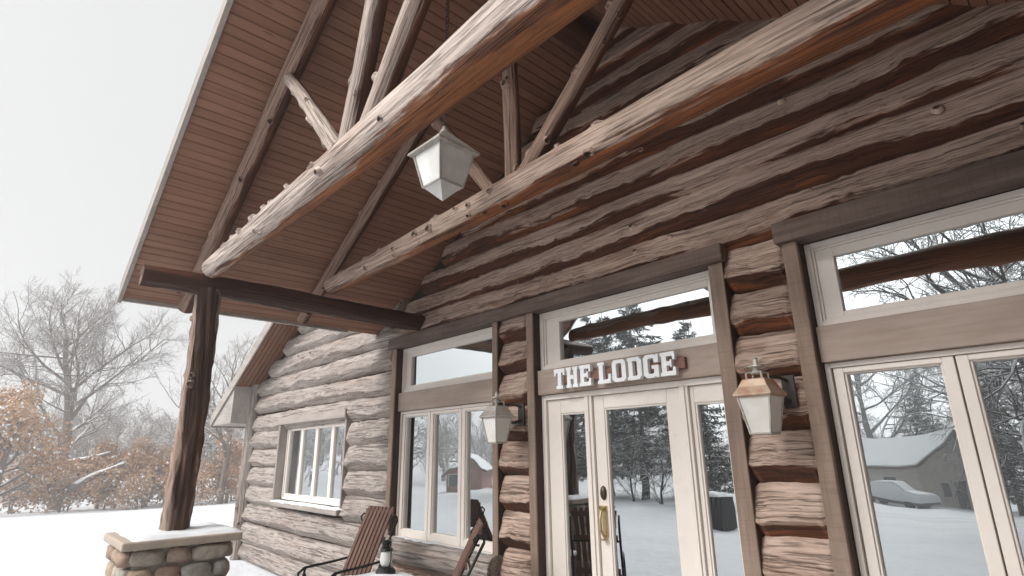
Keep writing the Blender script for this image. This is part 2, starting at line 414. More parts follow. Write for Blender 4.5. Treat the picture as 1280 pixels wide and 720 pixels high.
# ------------------------------------------------------------------ ground
def g(x, y):
    dx = max(-11.5 - x, 0, x - 6.5); dy = max(-3.2 - y, 0, y - 9)
    r = math.hypot(dx, dy)
    h = -.05 - .05*max(0, r-3.5) if r < 50 else -.05 - .05*46.5
    h += .12*noise.noise((x*.09, y*.09, 3))*min(1, r/4)
    if r > 3: h += .05*noise.noise((x*.35, y*.35, 7))
    return h
def ground():
    mb = MB(); rs = [0]; r = .9
    while r < 900: rs.append(r); r *= 1.085 if r > 6 else 1.2
    nth = 150; vs, fs = [(-2.6, -1, g(-2.6, -1))], []
    for r in rs[1:]:
        for k in range(nth):
            a = 2*math.pi*k/nth; x, y = -2.6+r*math.cos(a), -1+r*math.sin(a); vs.append((x, y, g(x, y)))
    for k in range(nth): fs.append((0, 1+k, 1+(k+1) % nth))
    for i in range(len(rs)-2):
        for k in range(nth):
            a = 1+i*nth; k2 = (k+1) % nth; fs.append((a+k, a+nth+k, a+nth+k2, a+k2))
    mb.add(vs, fs); mb.build('snow_ground', M['lawn_snow'], smooth=True, kind='structure')
ground()
mb = MB(); mb.box(-6.6, 1.4, -2.75, .05, -.3, 0.0); mb.build('porch_floor', M['concrete'], bevel=.015, kind='structure')

# ------------------------------------------------------------------ the lodge
lodge = empty('log_lodge', (-2.63, 0, 0), 'brown log lodge with open timber porch gable, cream windows and a glazed double-height entry', 'lodge')
XR, ZE, SL = -2.63, 3.16, .60                    # porch ridge x, eave z, slope
XE = -6.5
def soff(x): return ZE + SL*((x - XE) if x <= XR else (2*XR - x - XE))
MX0, MZ0, MS = -10.9, 2.88, .55                  # main roof line at the left wall corner
def msoff(x): return MZ0 + MS*((x - MX0) if x <= XR else (2*XR - x - MX0))
PITCH = .305
LW = (-6.0, -4.03); DR = (-3.62, -1.67); RW = (-1.26, .74)
OPEN = [(-9.47, -7.17, .93, 2.13), (LW[0]+.04, LW[1]-.04, .62, 2.93), (DR[0]+.04, DR[1]-.04, -.5, 2.93), (RW[0]+.04, RW[1]-.04, .62, 2.93)]
wall = MB()
YC = .155
def wall_row(zc, x0, x1, yoff=0.0, ra=False, rb=False, R=.168):
    segs = [(x0, x1, ra, rb)]
    for a, b, z0, z1 in OPEN:
        if z0 < zc < z1:
            new = []
            for s0, s1, e0, e1 in segs:
                if b <= s0 or a >= s1: new.append((s0, s1, e0, e1)); continue
                if a > s0: new.append((s0, a, e0, True))
                if b < s1: new.append((b, s1, True, e1))
            segs = new
    sd = RND.uniform(0, 200)
    for s0, s1, e0, e1 in segs:
        wall.log((s0, YC+yoff+RND.uniform(-.012, .012), zc+RND.uniform(-.012, .012)), (s1, YC+yoff+RND.uniform(-.012, .012), zc+RND.uniform(-.012, .012)), R+RND.uniform(-.008, .008), R+RND.uniform(-.008, .008),
                 out=(0,-1,0), sides=28, step=.045, amp=.55, bow=.02, rough=.8, hew=.9, knots=int((s1-s0)*.7), round_a=e0, round_b=e1)
k = 0; zc = 2.98 - PITCH/2
rows = []
while zc > -.25: rows.append(zc); zc -= PITCH
for z in rows: wall_row(z, -10.9, 6.0)
z = 2.98 + PITCH/2
while z < 5.5:
    # left weathered end, up to the main roof line
    xl = max(-10.9, MX0 + (z + .1 - MZ0)/MS)
    if xl < -6.4: wall_row(z, xl, -5.9)
    z += PITCH
z = 2.99 + .122; i = 0
while z < 5.5:
    # under the porch: logs end staggered just below the soffit
    st = RND.uniform(.0, .22)
    xa = XE + (z + .10 - ZE)/SL + st; xb = 2*XR - (XE + (z - .2 - ZE)/SL)
    if xb - xa > .5: wall_row(z, max(xa, -6.1), min(xb, 1.6), -.02, True, False, R=.142)
    z += .245; i += 1
wall.build('log_wall', M['wall_log'], lodge, smooth=True)
# solid backing behind the logs with the openings left free
bk = MB()
xs = sorted({-10.9, 6.0, *[q for o in OPEN for q in o[:2]]})
for a, b in zip(xs[:-1], xs[1:]):
    zs = [-.3, 3.4]; cut = None
    for o in OPEN:
        if o[0] <= a + 1e-6 and b <= o[1] + 1e-6: cut = o
    if cut:
        if cut[2] > -.3: bk.box(a, b, .14, .26, -.3, cut[2])
        bk.box(a, b, .14, .26, cut[3], 3.4)
    else: bk.box(a, b, .14, .26, -.3, 3.4)
bk.prism([(-10.0, .16, 3.401), (4.75, .16, 3.401), (XR, .16, msoff(XR)-.05)], (0, .1, 0))
bk.build('wall_backing', M['chink'], lodge)
rm = MB()
rm.add([(-10.6,.3,-.1),(5.8,.3,-.1),(5.8,4,-.1),(-10.6,4,-.1),(-10.6,.3,3.3),(5.8,.3,3.3),(5.8,4,3.3),(-10.6,4,3.3)], [(0,1,2,3),(4,7,6,5),(3,2,6,7),(0,3,7,4),(1,5,6,2)])
rm.build('interior_room', M['room'], lodge)
# side wall behind a knobbly corner post
sw = MB()
zz = 2.98
while zz > -.3:
    sw.log((-10.80, .2, zz-.04), (-10.80, 9, zz-.04), .15, .15, out=(-.9,0,.45), step=.12, amp=.8, bow=.01, sides=14)
    zz -= PITCH
cpst = MB(); cpst.log((-10.93, .03, -.3), (-10.93, .03, 2.98), .125, .11, out=(0,-1,0), knots=9, amp=1.5, bow=.012, rough=1.0); cpst.build('corner_post', M['side_log'], lodge, smooth=True)
sw.box(-10.86, -10.74, .28, 9, -.3, 3.2)
sw.build('side_wall', M['side_log'], lodge, smooth=True)
bw = MB(); bw.box(-10.8, 6, 8.9, 9.05, -.3, 3.0); bw.box(5.85, 6, .3, 8.9, -.3, 3.0)
bw.prism([(-10.8, 8.95, 3.0), (6, 8.95, 3.0), (XR, 8.95, msoff(XR))], (0, .1, 0)); bw.build('rear_wall', M['brown_board'], lodge)

# unseen wing added on the right to cut fill light on the porch
wg = MB(); zz = 3.05
while zz > -.3:
    wg.log((2.3, -11, zz), (2.3, -.05, zz), .16, .16, out=(-.8,0,.6), step=.15, amp=.8, bow=.01, sides=14); zz -= PITCH
wg.box(2.35, 9.0, -11, -.2, -.3, 3.15)
wg.build('light_block_wall', M['dark_log'], lodge, smooth=False)
wr = MB()
for q in ((1.75, 5.6), (9.45, 5.6)): wr.prism([(q[0], -11.4, 3.0), (q[1], -11.4, 5.6), (q[1], -11.4, 5.75), (q[0], -11.4, 3.15)], (0, 11.3, 0))
wgr = wr.build('light_block_roof', M['brown_board'], lodge)
wr = MB()
for q in ((1.8, 5.6), (9.4, 5.6)): wr.prism([(q[0], -11.35, 3.19), (q[1], -11.35, 5.76), (q[1], -11.35, 5.95), (q[0], -11.35, 3.36)], (0, 11.2, 0))
wr.build('roof_snow', M['snow'], wgr, bevel=.04)
wr = MB(); wr.prism([(2.35, -11, 3.15), (9, -11, 3.15), (5.6, -11, 5.55)], (0, .1, 0)); wr.build('light_block_gable', M['brown_board'], lodge)

# main roof
yo, yb = -.36, 9.5
XM = -12.05                                        # left eave
def slab(x0, x1, off, th, y0, y1, fn):
    z0, z1 = fn(x0)+off, fn(x1)+off
    return [(x0, y0, z0), (x1, y0, z1), (x1, y0, z1+th), (x0, y0, z0+th)], (0, y1-y0, 0)
mr = MB()
for sgn in (0, 1):
    xa, xb = (XM, XR) if sgn == 0 else (2*XR-XM, XR)
    p, d = slab(xa, xb, .035, .12, yo, yb, msoff); mr.prism(p, d)
roof = mr.build('main_roof', M['brown_board'], lodge)
sm = MB()
for sgn in (0, 1):
    xa, xb = (XM+.05, XR) if sgn == 0 else (2*XR-XM-.05, XR)
    p, d = slab(xa, xb, .16, .16, yo+.06, yb-.1, msoff); sm.prism(p, d)
sm.build('roof_snow', M['snow'], roof, bevel=.04)
ms = MB()                                          # overhang soffit boards run along the rake
nb = 6
for j in range(nb):
    ya = yo+.03 + j*(-.0-yo)/nb*1.25; yb2 = ya + (-yo)/nb*1.25 - .012
    for xa in (XM+.9, ):
        p, d = slab(xa, XR, .0, .03, ya, yb2, msoff)
        mb_b = len(ms.v); ms.prism(p, d)
        for q in range(mb_b, len(ms.v)): ms.lc[q] = (ms.v[q][1], ms.v[q][0], j*3.7)
ms.build('gable_soffit', M['soffit_main'], roof)
fs = MB()
p, d = slab(XM, XR, -.045, .2, yo-.03, yo-.003, msoff); fs.prism(p, d)
p, d = slab(2*XR-XM, XR, -.045, .2, yo-.03, yo-.003, msoff); fs.prism(p, d)
fs.box(XM-.03, XM-.002, yo, yb, msoff(XM)-.06, msoff(XM)+.15)
# boxed eave end
zt = msoff(XM)
fs.prism([(XM, yo+.004, zt-.03), (-10.9, yo+.004, zt-.03), (-10.9, yo+.004, msoff(-10.9)-.003), (XM, yo+.004, zt-.003)], (0, -yo-.01, 0))
fs.box(XM, -11.0, .0, yb, zt-.03, zt-.005)
fs.build('fascia', M['fascia'], roof)

# porch roof
YF = -2.775
pr = MB()
for sgn in (0, 1):
    xa, xb = (XE, XR) if sgn == 0 else (2*XR-XE, XR)
    p, d = slab(xa, xb, .03, .12, YF, .3, soff); pr.prism(p, d)
proof = pr.build('porch_roof', M['brown_board'], lodge)
sn = MB()
for sgn in (0, 1):
    xa, xb = (XE+.05, XR) if sgn == 0 else (2*XR-XE-.05, XR)
    p, d = slab(xa, xb, .155, .2, YF+.06, -.4, soff); sn.prism(p, d)
sn.build('roof_snow', M['snow'], proof, bevel=.05)
so = MB(); bd = .0825/math.sqrt(1+SL*SL)
nx = V((-SL, 0, 1)).normalized(); ux = V((1, 0, SL)).normalized()
for side_ in (0, 1):
    x = XE; j = 0
    while x < XR - .01:
        x1 = min(x+bd, XR)
        e = .0035; dz = RND.uniform(0, .0012)
        # board profile with eased edges
        prof = [(x+.0018, .028), (x+.0018, .008), (x+e+.002, dz), (x1-e-.002, dz), (x1-.0018, .008), (x1-.0018, .028)]
        n0 = len(so.v)
        pts = []
        for px_, oz in prof:
            xx = px_ if side_ == 0 else 2*XR-px_
            pts.append((xx, YF+.004, soff(xx)+oz))
        if side_: pts = pts[::-1]
        so.prism(pts, (0, -YF+.18, 0))
        rr = RND.uniform(0, 40)
        for q in range(n0, len(so.v)): so.lc[q] = (so.v[q][0]*1.2, so.v[q][1]+rr, rr)
        x = x1; j += 1
so.build('soffit', M['soffit'], proof)
rf = MB()
for sgn in (0, 1):
    xa, xb = (XE-.02, XR) if sgn == 0 else (2*XR-XE+.02, XR)
    p, d = slab(xa, xb, -.025, .2, YF-.035, YF+.001, soff); rf.prism(p, d)
    xe = XE if sgn == 0 else 2*XR-XE
    rf.box(min(xe-.022, xe+.022), max(xe-.022, xe+.022), YF-.0, -.38, soff(xe)-.02, soff(xe)+.16)
rf.build('fascia', M['fascia'], proof)
rb = MB(); rb.log((XR, YF+.15, soff(XR)-.2), (XR, .1, soff(XR)-.2), .13, .13, sides=18, amp=.7, knots=3); rb.build('ridge_beam', M['dark_log'], lodge, smooth=True)

# porch timbers
XP = -5.45; XQ = .48                          # left / right plate
for xp in (XP, XQ):
    b = MB(); b.log((xp, -2.79, 3.15), (xp, .12, 3.14), .092, .102, out=(-.8,-.1,-.5), knots=8, amp=1.1, flute=1.3, sq=.6, rough=1.2, step=.045); b.build('plate_beam', M['dark_log'], lodge, smooth=True)
    b = MB(); b.log((xp, -2.25, 1.055), (xp+.01, -2.25, 3.11), .120, .112, out=(-.75,-.65,0), knots=11, amp=1.15, bow=.03, flute=1.7, rough=2.4, sides=36, step=.035, twist=.55); b.build('post', M['post_log'], lodge, smooth=True)
    # second posts stand at the wall line only as short corbels under the plate
TY1, TY2 = -2.272, -1.125
b = MB(); b.log((XP+.08, TY1, 3.291), (XQ-.06, TY1, 3.278), .088, .139, out=(-.25,-.75,.6), sides=28, step=.04, knots=22, amp=.65, bow=.012, flute=.8, round_a=True); b.build('tie_beam', M['beam_pale'], lodge, smooth=True)
b = MB(); b.log((XP+.03, TY2, 3.365), (XQ-.05, TY2, 3.436), .085, .128, out=(-.2,-.75,.6), sides=28, step=.04, knots=26, amp=.6, bow=.012, flute=.8, round_a=True); b.build('tie_beam', M['beam_log'], lodge, smooth=True)
def rafter(y, r, tail):
    for sg in (1, -1):
        def X(x): return x if sg == 1 else 2*XR - x
        xa = -5.8 - tail; xb = XR - .02
        b = MB(); b.log((X(xa), y, soff(xa)-r*1.05), (X(xb), y, soff(xb)-r*1.2), r, r*.92, out=(-.3*sg,-1,.1), knots=9, amp=.6, bow=.008); b.build('rafter', M['rafter_log'], lodge, smooth=True)
rafter(-2.235, .08, .60)
rafter(-1.02, .066, .55)
def strut(name, A, B, r0, r1, kn=4, mat='strut_log', bow=.03):
    b = MB(); b.log(A, B, r0, r1, out=(-.45,-.9,.1), knots=kn, amp=1.0, bow=bow, step=.045, flute=1.2); b.build(name, M[mat], lodge, smooth=True)
strut('king_post', (-2.70, -2.282, 3.37), (-2.22, -2.282, 5.15), .064, .058, 9)
strut('web_strut', (-2.437, -2.291, 3.36), (-1.28, -2.291, 4.59), .062, .06, 9, bow=.06)
strut('web_strut', (-2.771, -2.291, 3.352), (-3.95, -2.25, 4.535), .056, .05, 6)
strut('king_post', (-2.556, -1.125, 3.40), (-2.59, -1.125, 5.3), .059, .059, 8, 'rafter_log')
strut('web_strut', (-2.42, -1.125, 3.46), (-1.2, -1.125, 4.63), .061, .056, 6, 'rafter_log')
strut('web_strut', (-2.755, -1.125, 3.445), (-3.75, -1.06, 4.66), .052, .05, 3, 'rafter_log')

# headers and casings
hd = MB(); hd.box(-6.06, DR[1]+.02, -.035, .1, 2.895, 3.02, 3.0); hd.build('header_beam', M['header'], lodge, bevel=.008)
hd = MB(); hd.box(RW[0]-.03, RW[1]+.05, -.06, .1, 2.895, 3.03, 9.0); hd.build('header_beam', M['header'], lodge, bevel=.008)
def casing(x0, x1, z0, z1, y0=0.0):
    c = MB(); c.box(x0, x1, y0, .018, z0, z1, RND.uniform(0, 50), axis=2); co_ = c.build('casing', M['casing'], lodge, bevel=.006)
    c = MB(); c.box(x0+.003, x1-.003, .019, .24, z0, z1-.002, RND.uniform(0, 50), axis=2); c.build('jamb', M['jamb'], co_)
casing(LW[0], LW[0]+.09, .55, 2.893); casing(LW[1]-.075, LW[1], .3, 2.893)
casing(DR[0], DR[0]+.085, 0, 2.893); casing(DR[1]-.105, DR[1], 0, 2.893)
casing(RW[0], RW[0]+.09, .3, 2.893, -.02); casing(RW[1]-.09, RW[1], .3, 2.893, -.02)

def ring(mb, x0, x1, z0, z1, w, y0, y1, wb=None, wt=None, wl=None):
    wb = w if wb is None else wb; wt = w if wt is None else wt; wl = w if wl is None else wl
    mb.box(x0, x0+wl, y0, y1, z0, z1); mb.box(x1-w, x1, y0, y1, z0, z1)
    mb.box(x0+wl, x1-w, y0, y1, z0, z0+wb); mb.box(x0+wl, x1-w, y0, y1, z1-wt, z1)
def pane(parent, x0, x1, z0, z1, y, tilt=None):
    a = RND.uniform(-.004, .004); bq = RND.uniform(-.003, .003)
    if tilt: a, bq = tilt
    vs, fs = [], []
    cx, cz = (x0+x1)/2, (z0+z1)/2
    for yy in (0, .006):
        for x, z_ in ((x0, z0), (x1, z0), (x1, z1), (x0, z1)): vs.append((x, y+yy+(x-cx)*a+(z_-cz)*bq, z_))
    m = MB(); m.add(vs[:4], [(0,1,2,3)]); m.build('pane', M['glass'], parent)
def unit(name, x0, x1, z0, z1, w_out, sash=None, parent=lodge, w=.07, yf=.095):
    """outer frame with a stepped inner moulding; sash = list of (x0,x1,z0,z1,stile)"""
    f = MB(); ring(f, x0, x1, z0, z1, w_out, yf, .2)
    ring(f, x0+w_out, x1-w_out, z0+w_out, z1-w_out, .022, yf+.016, .2)
    return f
# --- left window
def tall_window(x0, x1, z_sill, sashes):
    w = MB()
    # transom part
    ring(w, x0, x1, 2.355, 2.89, .034, .095, .2); ring(w, x0+.034, x1-.034, 2.389, 2.856, .014, .112, .2)
    ring(w, x0+.048, x1-.048, 2.403, 2.842, .034, .124, .19, wl=.10, wt=.058)
    # lower frame
    ring(w, x0, x1, z_sill, 2.135, .03, .095, .2)
    win = w.build('window', M['cream'], lodge, bevel=.004)
    pane(win, x0+.145, x1-.08, 2.434, 2.787, .15)
    n = sashes; sw_ = (x1-x0-.07)/n
    for i in range(n):
        a = x0+.035+i*sw_; b = a+sw_
        s_ = MB(); ring(s_, a+.004, b-.004, z_sill+.032, 2.103, .052, .108, .19, wb=.07, wt=.03); ring(s_, a+.056, b-.056, z_sill+.1, 2.075, .012, .122, .18)
        s_.build('sash', M['cream'], win, bevel=.004)
        pane(win, a+.06, b-.06, z_sill+.105, 2.07, .15)
    r_ = MB(); r_.box(x0-.0, x1+.0, .055, .2, 2.137, 2.353, RND.uniform(0, 40)); r_.build('rail_board', M['rail'], win, bevel=.005)
    return win
w1 = tall_window(LW[0]+.092, LW[1]-.077, .74, 3)
sl = MB(); sl.log((LW[0]+.02, -.0, .66), (LW[1]-.0, -.0, .66), .12, .125, amp=.8, knots=2, out=(0,-.6,.8)); sl.build('sill', M['side_log'], w1, smooth=True)
def snow_strip(name, parent, x0, x1, y0, y1, z, h, seed=0, pieces=1.0, mat='snow', axis=0):
    m = MB(); nx_, ny_ = max(6, int((x1-x0)/.035)), max(5, int((y1-y0)/.03)); vs, fs = [], []
    for i in range(nx_+1):
        for j in range(ny_+1):
            u, v_ = i/nx_, j/ny_; x = x0+(x1-x0)*u; y = y0+(y1-y0)*v_
            e = min(u*(x1-x0), (1-u)*(x1-x0), v_*(y1-y0), (1-v_)*(y1-y0))
            hh = h*min(1, (e/(h*1.3+1e-6))**.5)*(.75+.6*noise.noise((x*3+seed, y*3, 1))+.2*noise.noise((x*11+seed, y*11, 1)))
            wob = .012*noise.noise((x*7, y*7, seed)) if e < .001 else 0
            vs.append((x+wob, y+wob, z+max(-.004, hh)))
    for i in range(nx_):
        for j in range(ny_):
            a = i*(ny_+1)+j; fs.append((a, a+ny_+1, a+ny_+2, a+1))
    m.add(vs, fs)
    rim = [i*(ny_+1) for i in range(nx_+1)]+[nx_*(ny_+1)+j for j in range(1, ny_+1)]+[i*(ny_+1)+ny_ for i in range(nx_-1, -1, -1)]+[j for j in range(ny_-1, 0, -1)]
    low = [(vs[q][0], vs[q][1], z-.012) for q in rim]; n_ = len(rim)
    m.add([vs[q] for q in rim]+low, [(q, q+n_, (q+1) % n_+n_, (q+1) % n_) for q in range(n_)])
    return m.build(name, M[mat], parent, smooth=True)
snow_strip('sill_snow', w1, LW[0]+.1, LW[1]-.07, -.06, .09, .755, .035, 3)
# --- right window
w2 = tall_window(RW[0]+.092, RW[1]-.092, .74, 3)
sl = MB(); sl.log((RW[0]+.02, -.0, .66), (RW[1], -.0, .66), .12, .125, amp=.8, out=(0,-.6,.8)); sl.build('sill', M['wall_log'], w2, smooth=True)
# --- small four light window
sx0, sx1, sz0, sz1 = -9.42, -7.2, .99, 2.11
w = MB(); ring(w, sx0, sx1, sz0, sz1, .035, .115, .22); w3 = w.build('window', M['cream'], lodge, bevel=.004)
nn = 4; wd = (sx1-sx0-.07)/nn
for i in range(nn):
    a = sx0+.035+i*wd; s_ = MB(); ring(s_, a+.003, a+wd-.003, sz0+.036, sz1-.036, .038, .13, .2, wb=.05); s_.build('sash', M['cream'], w3, bevel=.003)
    pane(w3, a+.04, a+wd-.04, sz0+.085, sz1-.073, .16)
t_ = MB(); t_.box(sx0-.055, sx0-.002, -.015, .2, .98, 2.13, 4, axis=2); t_.box(sx1+.002, sx1+.04, .02, .2, .98, 2.13, 8, axis=2)
t_.box(sx0-.12, sx1+.07, -.02, .2, 2.132, 2.25, 12); t_.build('casing', M['grey_hewn'], w3, bevel=.012)
t_ = MB(); t_.box(sx0-.02, sx1+.08, -.05, .12, .90, .972, 17); t_.build('sill', M['grey_hewn'], w3, bevel=.012)
snow_strip('sill_snow', w3, sx0-.01, sx1+.07, -.045, .1, .972, .02, 8)

# --- entry: transom, rail, two sidelights and the door
ex0, ex1 = DR[0]+.087, DR[1]-.107
w = MB(); ring(w, ex0, ex1, 2.355, 2.89, .04, .095, .2); ring(w, ex0+.04, ex1-.04, 2.395, 2.85, .018, .112, .2); ring(w, ex0+.058, ex1-.058, 2.413, 2.832, .02, .124, .19, wl=.16, wt=.046)
tw = w.build('transom_window', M['cream'], lodge, bevel=.004); pane(tw, ex0+.215, ex1-.075, 2.43, 2.79, .15)
r_ = MB(); r_.box(ex0, ex1, .05, .2, 2.137, 2.353, 31); r_.build('rail_board', M['rail'], lodge, bevel=.005)
w = MB(); w.box(ex0, ex0+.05, .095, .2, 0, 2.135); w.box(ex1-.02, ex1, .095, .2, 0, 2.135); w.box(ex0+.05, ex1-.02, .095, .2, 2.09, 2.135)
w.box(-3.045, -2.965, .098, .2, .02, 2.09); w.box(-2.155, -2.085, .098, .2, .02, 2.09); w.box(ex0+.05, ex1-.02, .06, .2, 0, .03)
w.box(-3.022, -2.992, .086, .098, .02, 2.09); w.box(-2.135, -2.105, .086, .098, .02, 2.09)
w.build('door_frame', M['cream'], lodge, bevel=.004)
def leaf(name, x0, x1, st, sb, z0, z1, zb, zt):
    m = MB(); m.box(x0, x0+st, .122, .17, z0, z1); m.box(x1-sb, x1, .122, .17, z0, z1); m.box(x0+st, x1-sb, .122, .17, z0, zb); m.box(x0+st, x1-sb, .122, .17, zt, z1)
    ring(m, x0+st, x1-sb, zb, zt, .014, .13, .165)
    o = m.build(name, M['cream'], lodge, bevel=.004); pane(o, x0+st+.01, x1-sb-.01, zb+.01, zt-.01, .148); return o
leaf('sidelight', ex0+.052, -3.047, .15, .012, .03, 2.088, .28, 1.97)
door = leaf('door', -2.962, -2.158, .105, .115, .035, 2.088, .28, 1.985)
leaf('sidelight', -2.083, ex1-.022, .03, .03, .03, 2.088, .28, 1.97)
h = MB(); h.lathe([(.0, .0), (.034, .0), (.036, .006), (.03, .018), (.012, .024), (0.0, .024)], (0,0,0), 18)
h.v = [(-2.905 + x*.8, .122 - z_, 1.34 + y*1.5) for x, y, z_ in h.v]; h.f = [q[::-1] for q in h.f]; h.build('deadbolt', M['bronze'], door, smooth=True)
h = MB(); h.box(-2.93, -2.88, .112, .1215, 1.02, 1.25); h.tube([(-2.905, .12, 1.22), (-2.905, .075, 1.21), (-2.905, .06, 1.16), (-2.905, .06, 1.08), (-2.905, .09, 1.04), (-2.905, .12, 1.035)], .011, 10)
h.tube([(-2.905, .118, 1.235), (-2.905, .08, 1.238), (-2.905, .068, 1.232)], [.012, .014, .02], 10); h.lathe([(0,0), (.02, .003), (.022, .02), (0, .025)], (-2.905, .09, 1.0), 12)
h.build('handle', M['brass'], door, smooth=False, bevel=.003)

# ------------------------------------------------------------------ sign
sign = empty('lodge_sign', (-2.65, .05, 2.24), 'white slab serif letters spelling THE LODGE on a red-brown bar over the door', 'sign')
def letter_polys(ch):
    c = .16; s = .30
    def rect(x0, y0, x1, y1): return [(x0, y0), (x1, y0), (x1, y1), (x0, y1)]
    if ch == 'T': return [rect(.34, .14, .66, .86), rect(.2, 0, .8, .16), [(0, 1), (0, .66), (.15, .66), (.2, .8), (.80, .8), (.85, .66), (1, .66), (1, 1)]]
    if ch == 'H': return [rect(.07, .14, .37, .86), rect(.63, .14, .93, .86), rect(0, 0, .44, .15), rect(.56, 0, 1, .15), rect(0, .85, .44, 1), rect(.56, .85, 1, 1), rect(.37, .41, .63, .6)]
    if ch == 'E': return [rect(.08, .0, .40, 1), rect(0, 0, .08, .15), rect(0, .85, .08, 1), [(.40, 0), (1, 0), (1, .34), (.84, .34), (.8, .18), (.40, .18)], [(.40, .82), (.8, .82), (.84, .66), (.98, .66), (.98, 1), (.40, 1)], rect(.40, .42, .66, .6), rect(.66, .34, .76, .68)]
    if ch == 'L': return [rect(.1, .15, .42, .86), rect(0, .85, .52, 1), [(0, 0), (1, 0), (1, .42), (.84, .42), (.8, .18), (.42, .18), (.42, .15), (0, .15)]]
    if ch == 'O': return [[(c, 0), (1-c, 0), (1, c*.8), (1, .5), (1-s, .5), (1-s, .2), (.60, .16), (.40, .16), (s, .2), (s, .5), (0, .5), (0, c*.8)], [(0, .5), (s, .5), (s, .8), (.40, .84), (.60, .84), (1-s, .8), (1-s, .5), (1, .5), (1, 1-c*.8), (1-c, 1), (c, 1), (0, 1-c*.8)]]
    if ch == 'D': return [rect(.07, 0, .37, 1), rect(0, 0, .07, .15), rect(0, .85, .07, 1), [(.37, 0), (.82, 0), (1, .17), (1, .83), (.82, 1), (.37, 1), (.37, .83), (.64, .83), (.69, .78), (.69, .22), (.64, .17), (.37, .17)]]
    if ch == 'G': return [[(c, 0), (.7, 0), (.76, .06), (.82, 0), (1, 0), (1, .52), (.54, .52), (.54, .38), (.70, .38), (.70, .22), (.62, .16), (.40, .16), (s, .2), (s, .5), (0, .5), (0, c*.8)], [(0, .5), (s, .5), (s, .8), (.40, .84), (.60, .84), (.70, .8), (.70, .64), (1, .64), (1, 1), (.86, 1), (.8, .94), (.72, 1), (c, 1), (0, 1-c*.8)]]
x = -3.262; LH = .168; z0s = 2.161
bar = MB(); bar.box(-3.2, -2.035, .015, .049, 2.205, 2.285); bar.build('backing_bar', M['sign_red'], sign, bevel=.003)
names = {'T': 'letter', 'H': 'letter'}
for ch in 'THE LODGE':
    if ch == ' ': x += .052; continue
    wd = .122 if ch in 'TE' else .128
    m = MB()
    for q, poly in enumerate(letter_polys(ch)):
        d = .0005*q
        m.prism([(x+px_*wd, -.02-d, z0s+pz*LH) for px_, pz in poly], (0, .034+d, 0))
    m.f = [q[::-1] for q in m.f]
    m.build('letter', M['sign_white'], sign)
    x += wd + .0165

# ------------------------------------------------------------------ lanterns
def lantern_body(root, cx, cy, z0, z1, wt, wb, frame_mat, glass_mat, rot=0.0, post=.012, point=0.0):
    def cor(r, k): a = math.pi/4 + k*math.pi/2 + rot; return (math.cos(a)*r*1.4142/2, math.sin(a)*r*1.4142/2)
    fr = MB()
    for k in range(4):
        a, b = cor(wb, k), cor(wt, k)
        fr.tube([(cx+a[0], cy+a[1], z0), (cx+b[0], cy+b[1], z1)], post*.6, 5)
        a2, b2 = cor(wb, k+1), cor(wt, k+1)
        fr.tube([(cx+a[0], cy+a[1], z0), (cx+a2[0], cy+a2[1], z0)], post*.6, 5); fr.tube([(cx+b[0], cy+b[1], z1), (cx+b2[0], cy+b2[1], z1)], post*.7, 5)
    fr.build('frame', M[frame_mat], root)
    for k in range(4):
        a, b, a2, b2 = cor(wb*.985, k), cor(wt*.985, k), cor(wb*.985, k+1), cor(wt*.985, k+1)
        p = MB(); pts = [V((cx+a[0], cy+a[1], z0)), V((cx+a2[0], cy+a2[1], z0)), V((cx+b2[0], cy+b2[1], z1)), V((cx+b[0], cy+b[1], z1))]
        nrm = (pts[1]-pts[0]).cross(pts[3]-pts[0]).normalized()
        p.prism(pts, -nrm*.004); p.build('glass_pane', M[glass_mat], root)
    if point:
        for k in range(4):
            a, a2 = cor(wb*.985, k), cor(wb*.985, k+1)
            p = MB(); pts = [V((cx+a[0], cy+a[1], z0)), V((cx+a2[0], cy+a2[1], z0)), V((cx, cy, z0-point))]
            p.prism(pts[::-1], V((-(a[0]+a2[0]), -(a[1]+a2[1]), .02)).normalized()*.004); p.build('bottom_pane', M[glass_mat], root)
        return
    fl = MB(); q = [cor(wb*.98, k) for k in range(4)]; fl.prism([(cx+a[0], cy+a[1], z0-.006) for a in q], (0, 0, .006)); fl.build('base_plate', M[frame_mat], root)
